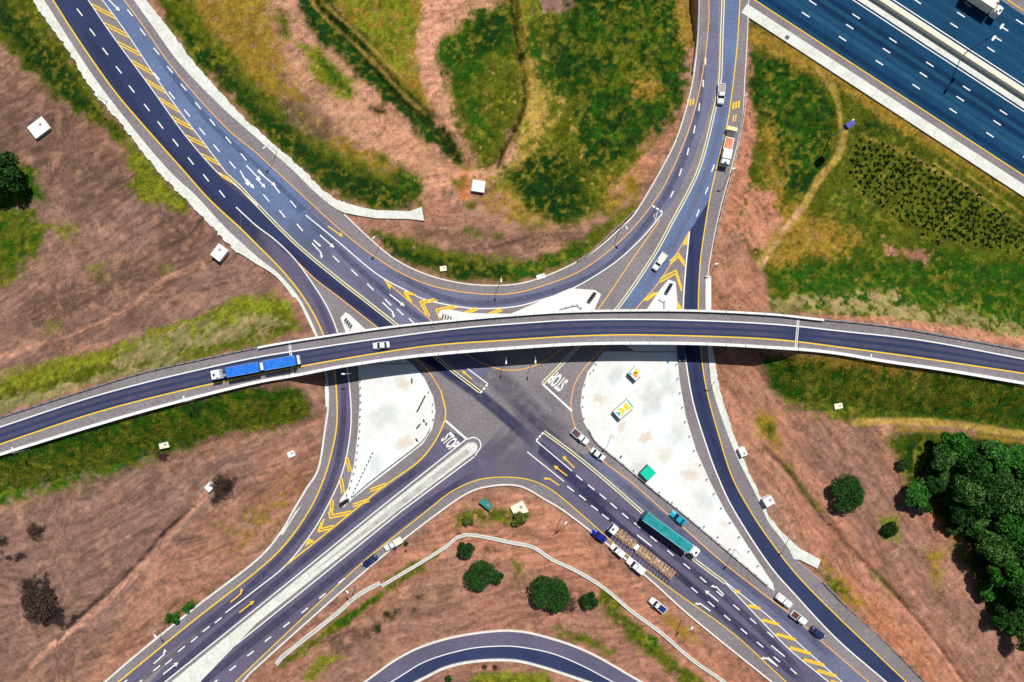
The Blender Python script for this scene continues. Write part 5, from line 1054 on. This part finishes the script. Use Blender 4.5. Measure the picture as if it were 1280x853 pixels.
# ------------------------------------------------------------------ trees and shrubs
def crown(seed, R, Ht, z0, n_leaf, leaf, m_, clumps=18, flat=.8):
    r = np.random.RandomState(seed); cs = []
    for k in range(clumps):
        a = r.rand()*2*PI; q = math.sqrt(r.rand())*.78; e = r.rand()
        hh = math.sqrt(max(0, 1-q*q)); cs.append((math.cos(a)*q*R, math.sin(a)*q*R, z0+Ht*(.30+.62*hh*(.55+.45*e)), R*(.26+.16*r.rand())))
    V = []; F = []; per = n_leaf//clumps; pts = []
    for cx, cy, cz, cr in cs:
        d = r.normal(size=(per, 3)); d /= np.linalg.norm(d, axis=1)[:, None]; rad = cr*(.55+.5*r.rand(per)**.6); p = d*rad[:, None]; p[:, 2] *= flat; pts.append(p+np.array((cx, cy, cz)))
    pts = np.concatenate(pts); m0 = len(pts)
    nrm = r.normal(size=(m0, 3))+np.array((0, 0, .7)); nrm /= np.linalg.norm(nrm, axis=1)[:, None]; t1 = np.cross(nrm, r.normal(size=(m0, 3))); t1 /= np.linalg.norm(t1, axis=1)[:, None]; t2 = np.cross(nrm, t1)
    s_ = leaf*(.6+.8*r.rand(m0))[:, None]
    V = np.stack([pts-t1*s_, pts-t2*s_*.6, pts+t1*s_, pts+t2*s_*.6], 1).reshape(-1, 3)
    me = bpy.data.meshes.new('crown'); me.from_pydata(V.tolist(), [], (np.arange(m0*4).reshape(-1, 4)).tolist()); me.materials.append(LEAF[m_]); return me, cs
def make_tree(name, R, Ht, leafm, seed, n_leaf=5200, leaf=.26, clumps=20, trunk=.28):
    t_ = bpy.data.objects.new(name, None); col.objects.link(t_)
    me, cs = crown(seed, R, Ht, Ht*.18, n_leaf, leaf, leafm, clumps); o = bpy.data.objects.new('crown', me); col.objects.link(o); o.parent = t_
    mb = MB().tube((0, 0, -.4), (0, 0, Ht*.5), trunk, trunk*.55, 8)
    for c in cs[:8]: mb.tube((0, 0, Ht*.35), (c[0]*.8, c[1]*.8, c[2]), trunk*.4, trunk*.12, 6)
    mb.build('trunk', M['bark'], t_, True); index_kids(t_); return t_
used = {}
def tree(kind, px, py, R, label, group, cat='tree', hs=1.0, rz=0):
    proto, pr, ph, nm = PROT[kind]; s_ = R/pr
    x, y, z_ = GP(px, py, ph*s_*hs*.5)
    t_ = proto if not used.get(kind) else copy_tree(proto); used[kind] = True
    t_.location = (x, y, z_); t_.rotation_euler = (0, 0, rz); t_.scale = (s_, s_, s_*hs); tag(t_, label, cat, group); return t_
PROT = dict(dark=(make_tree('broadleaf_tree', 4, 5, 'dark', 1, 9000, .2, 30), 4, 5, ''), green=(make_tree('broadleaf_tree', 4, 5.5, 'green', 2, 6500, .26, 16), 4, 5.5, ''), green2=(make_tree('broadleaf_tree', 4, 6, 'green', 3, 6000, .28, 12), 4, 6, ''),
            grey=(make_tree('broadleaf_tree', 4, 6.5, 'grey', 4, 5200, .24, 22), 4, 6.5, ''), dgreen=(make_tree('broadleaf_tree', 4, 5, 'dark', 5, 6000, .26, 14), 4, 5, ''),
            shrub=(make_tree('shrub', 1.5, 1.6, 'dark', 6, 1500, .14, 9, .06), 1.5, 1.6, ''), oshrub=(make_tree('shrub', 1.5, 1.4, 'olive', 7, 1300, .15, 9, .05), 1.5, 1.4, ''), dry=(make_tree('dry_bush', 3, 2.2, 'brown', 8, 1500, .16, 22, .1), 3, 2.2, ''), ggs=(make_tree('shrub', 1.5, 1.6, 'green', 9, 1400, .15, 9, .05), 1.5, 1.6, ''))
tree('dark', 1056, 616, 4.7, 'lone round dark green tree on the earth left of the wood', 'lone trees', hs=.65)
tree('dark', 686, 741, 5.1, 'largest round dark tree in the earth above the bottom loop', 'lone trees', rz=1, hs=.65)
tree('dark', 601, 719, 4.1, 'dark heart shaped tree left of the round one above the bottom loop', 'lone trees', rz=2, hs=.65); tree('shrub', 621, 721, 1.9, 'small green bush touching the heart shaped dark tree', 'shrubs', 'shrub')
tree('shrub', 737, 750, 2.5, 'small dark oval bush right of the largest round tree', 'shrubs', 'shrub', rz=1); tree('shrub', 583, 686, 2.4, 'round dark shrub just below the storm drain bend', 'shrubs', 'shrub', rz=2)
tree('dry', 709, 752, 2.8, 'dry brown bush leaning against the largest round tree', 'dry bushes', 'shrub', rz=1); tree('shrub', 1112, 660, 2.1, 'isolated small bush on the earth left of the wood', 'shrubs', 'shrub', rz=3)
tree('dgreen', 12, 218, 5.8, 'very dark tree at the left edge of the brown field', 'lone trees', rz=1)
tree('dry', 280, 606, 3.2, 'dark burnt bush beside the bright white block', 'dry bushes', 'shrub'); tree('dry', 50, 755, 5.0, 'large dark burnt bush in the lower left field', 'dry bushes', 'shrub', hs=.5, rz=2); tree('dry', 45, 664, 2.4, 'small burnt bush upper one in the lower left field', 'dry bushes', 'shrub', hs=.6)
tree('ggs', 217, 772, 1.9, 'green bush at the edge of the lower left road', 'shrubs', 'shrub'); tree('ggs', 237, 758, 1.6, 'yellowish green bush just above the roadside green bush', 'shrubs', 'shrub', rz=1)
tree('shrub', 561, 848, 1.0, 'tiny dark shrub inside the bottom loop', 'shrubs', 'shrub', rz=1); tree('oshrub', 650, 648, 2.2, 'olive bush below the cream chamber', 'shrubs', 'shrub'); tree('oshrub', 585, 650, 1.6, 'olive bush below the teal skip', 'shrubs', 'shrub', rz=2)
tree('shrub', 507.5, 679.5, .65, 'small dark shrub behind the white pickup on the verge', 'shrubs', 'shrub')
for x, y, R, w_ in ((606, 834, .8, 'left'), (619, 834, .8, 'right')): tree('dry', x, y, R, 'small dry bush inside the bottom loop, %s one of the pair' % w_, 'dry bushes', 'shrub')
random.seed(12)
FOR = [(1187, 556, 20, 'green'), (1172, 570, 15, 'grey'), (1205, 585, 22, 'dgreen'), (1232, 572, 22, 'green2'), (1262, 580, 24, 'green'), (1290, 600, 26, 'green2'), (1180, 592, 14, 'grey'), (1200, 612, 18, 'grey'), (1165, 605, 12, 'dgreen'),
       (1225, 620, 24, 'dgreen'), (1258, 618, 22, 'grey'), (1290, 640, 24, 'dgreen'), (1142, 618, 17, 'green'), (1150, 632, 10, 'dgreen'), (1128, 580, 8, 'shrub_'), (1195, 640, 15, 'dgreen'), (1222, 650, 19, 'grey'), (1250, 655, 20, 'green'), (1280, 672, 22, 'grey'),
       (1235, 680, 20, 'grey'), (1262, 695, 19, 'dgreen'), (1290, 710, 22, 'green'), (1248, 715, 19, 'green2'), (1225, 700, 11, 'dgreen'), (1238, 738, 15, 'green2'), (1272, 735, 21, 'dgreen'), (1252, 766, 16, 'dgreen'), (1285, 775, 20, 'dgreen'), (1276, 798, 12, 'grey'),
       (1320, 620, 28, 'green'), (1320, 680, 28, 'dgreen'), (1320, 740, 28, 'grey'), (1315, 570, 22, 'dgreen'), (1210, 560, 12, 'dgreen'), (1215, 660, 12, 'green'), (1190, 660, 9, 'dgreen')]
FOR += [(1178, 578, 9, 'green'), (1198, 572, 10, 'grey'), (1216, 600, 12, 'green'), (1243, 596, 13, 'grey'), (1272, 604, 14, 'dgreen'), (1186, 624, 11, 'green'), (1210, 634, 11, 'green2'), (1240, 638, 13, 'grey'), (1270, 650, 13, 'green'), (1204, 660, 9, 'grey'), (1232, 664, 11, 'dgreen'), (1264, 672, 13, 'green'), (1246, 698, 12, 'grey'), (1278, 692, 11, 'dgreen'), (1258, 738, 12, 'green'), (1275, 758, 12, 'green'), (1262, 782, 9, 'green2'), (1172, 588, 8, 'dgreen'), (1160, 590, 7, 'green'), (1152, 606, 8, 'grey')]
posw = lambda x, y: ('at the top' if y < 600 else 'in the middle' if y < 690 else 'at the bottom')+(' left' if x < 1200 else ' inside' if x < 1260 else ' right edge')
kn = dict(green='bright green', green2='fresh green', grey='pale grey green', dgreen='dark green', shrub_='small dark')
for i, (x, y, r, k) in enumerate(FOR):
    tree('dgreen' if k == 'shrub_' else k, x, y, r*S*1.05, '%s %s tree %s of the wood' % ('broad' if r > 19 else 'mid sized' if r > 13 else 'small', kn[k], posw(x, y)), 'trees of the wood on the right', rz=i*1.3, hs=.65+.9*random.random())
# rows of saplings
pm, _c = crown(20, .56, 2.2, .2, 260, .13, 'dark', 6); pm2, _c = crown(21, .46, 2.0, .3, 200, .12, 'grey', 5)
cnt = 0; placed = []
SAP = [(1068, 178), (1105, 182), (1147, 200), (1204, 240), (1246, 264), (1275, 288), (1284, 310), (1261, 308), (1215, 303), (1162, 295), (1128, 270), (1093, 246), (1067, 228)]
SX, SY = np.array([p[0] for p in SAP]), np.array([p[1] for p in SAP])
while cnt < 215:
    x, y = random.uniform(1055, 1290), random.uniform(172, 322)
    if float(sdist(SAP, np.array([x]), np.array([y]))[0]) < -2+random.random()*4: continue
    if min([math.hypot(x-a, y-b_) for a, b_ in placed] or [99]) < 6.0:
        cnt += .004; continue
    placed.append((x, y)); k = random.random(); gx_, gy_, gz_ = GP(x, y); o = bpy.data.objects.new('sapling', pm if k < .7 else pm2); col.objects.link(o)
    s_ = random.uniform(.75, 1.2); o.location = (gx_, gy_, gz_); o.scale = (s_, s_, s_*1.1); o.rotation_euler = (0, 0, random.random()*6)
    tag(o, 'young planted sapling in the dense plot of saplings below the motorway', 'sapling', 'saplings planted in the grass below the motorway'); cnt += 1
print('saplings', len(placed))

# ------------------------------------------------------------------ grass tufts and scrub cover (uncountable)
r = np.random.RandomState(3); NT = 60000
fi = (GX > -150) & (GX < 150) & (GY > -103) & (GY < 103) & (G > .5)
jj, ii = np.nonzero(fi); dens = np.clip(G[jj, ii], 0, 1)*(.15+vn(PX[jj, ii], PY[jj, ii], 11, 88)**2*1.6); dens /= dens.sum()
pk = r.choice(len(jj), NT, p=dens); j_, i_ = jj[pk], ii[pk]
f2_ = (GX > -150) & (GX < 150) & (GY > -103) & (GY < 103) & (G <= .5) & (rd_ < -.6); j2, i2 = np.nonzero(f2_); d2 = np.clip(vn(PX[j2, i2], PY[j2, i2], 15, 44)-.35, .02, 1)**2; d2 /= d2.sum(); NS = 16000; pk = r.choice(len(j2), NS, p=d2)
j_ = np.concatenate([j_, j2[pk]]); i_ = np.concatenate([i_, i2[pk]]); NG = NT; NT = NT+NS; bx = GX[j_, i_]+r.uniform(-.3, .3, NT); by = GY[j_, i_]+r.uniform(-.3, .3, NT); bz = Z[j_, i_]-.02; cc = C[j_, i_]
K = 4; V = np.zeros((NT, K, 3, 3)); s_ = r.uniform(.10, .34, NT)
for k in range(K):
    a = r.uniform(0, 2*PI, NT); wv = s_*.45; tilt = s_*.6
    V[:, k, 0] = np.stack([bx+np.cos(a+1.57)*wv, by+np.sin(a+1.57)*wv, bz], 1); V[:, k, 1] = np.stack([bx-np.cos(a+1.57)*wv, by-np.sin(a+1.57)*wv, bz], 1); V[:, k, 2] = np.stack([bx+np.cos(a)*tilt, by+np.sin(a)*tilt, bz+s_*.8], 1)
V = V.reshape(-1, 3); nf = NT*K; me = bpy.data.meshes.new('grass'); me.vertices.add(len(V)); me.vertices.foreach_set('co', V.ravel().astype(np.float32)); me.loops.add(nf*3); me.loops.foreach_set('vertex_index', np.arange(nf*3, dtype=np.int32))
me.polygons.add(nf); me.polygons.foreach_set('loop_start', (np.arange(nf)*3).astype(np.int32)); me.polygons.foreach_set('loop_total', np.full(nf, 3, np.int32)); me.update()
cc[NG:] = cc[NG:]*.25+np.array((.035, .035, .012))
tint = np.repeat(np.clip(cc*r.uniform(.9, 2.6, (NT, 1))+np.array((.02, .03, .0)), .005, .6), K*3, 0); ca = me.color_attributes.new('cover', 'FLOAT_COLOR', 'POINT'); ca.data.foreach_set('color', np.concatenate([tint, np.ones((len(tint), 1))], 1).ravel().astype(np.float32))
m = bpy.data.materials.new('grass_blades'); m.use_nodes = True; n = m.node_tree; b = n.nodes['Principled BSDF']; b.inputs['Roughness'].default_value = .8; b.inputs['Specular IOR Level'].default_value = .1
at = n.nodes.new('ShaderNodeAttribute'); at.attribute_name = 'cover'; n.links.new(at.outputs['Color'], b.inputs['Base Color']); me.materials.append(m)
o = bpy.data.objects.new('grass', me); col.objects.link(o); tag(o, 'rough tufts of green and straw coloured grass covering the verges', 'grass', kind='stuff')

for x, y, L_, a_ in ((528, 502, 3.6, 1.1), (523, 512, 1.4, 1.0), (523, 533, 1.6, .9), (530, 526, .8, 1.8), (533, 530, .7, 1.7), (521, 550, .9, -.9), (515, 476, 1.3, 1.6), (776, 571, .8, 1.0)):
    c = W(x, y, .17); q = bevel(MB().box(0, 0, .16, L_, .34, .3).build('dark_bar', M['dark'])); q.location = (c[0], c[1], .172); q.rotation_euler = (0, 0, a_); tag(q, 'low dark bar among the scattered dark pieces on a white island', 'beam', 'low dark bars on the white islands')  # plain low dark boxes added for the small dark marks on the paving
for k in range(12):
    t = k/11; bollard(466-26*t, 566+54*t, 'small dark post in the slanting row inside the smaller white island')
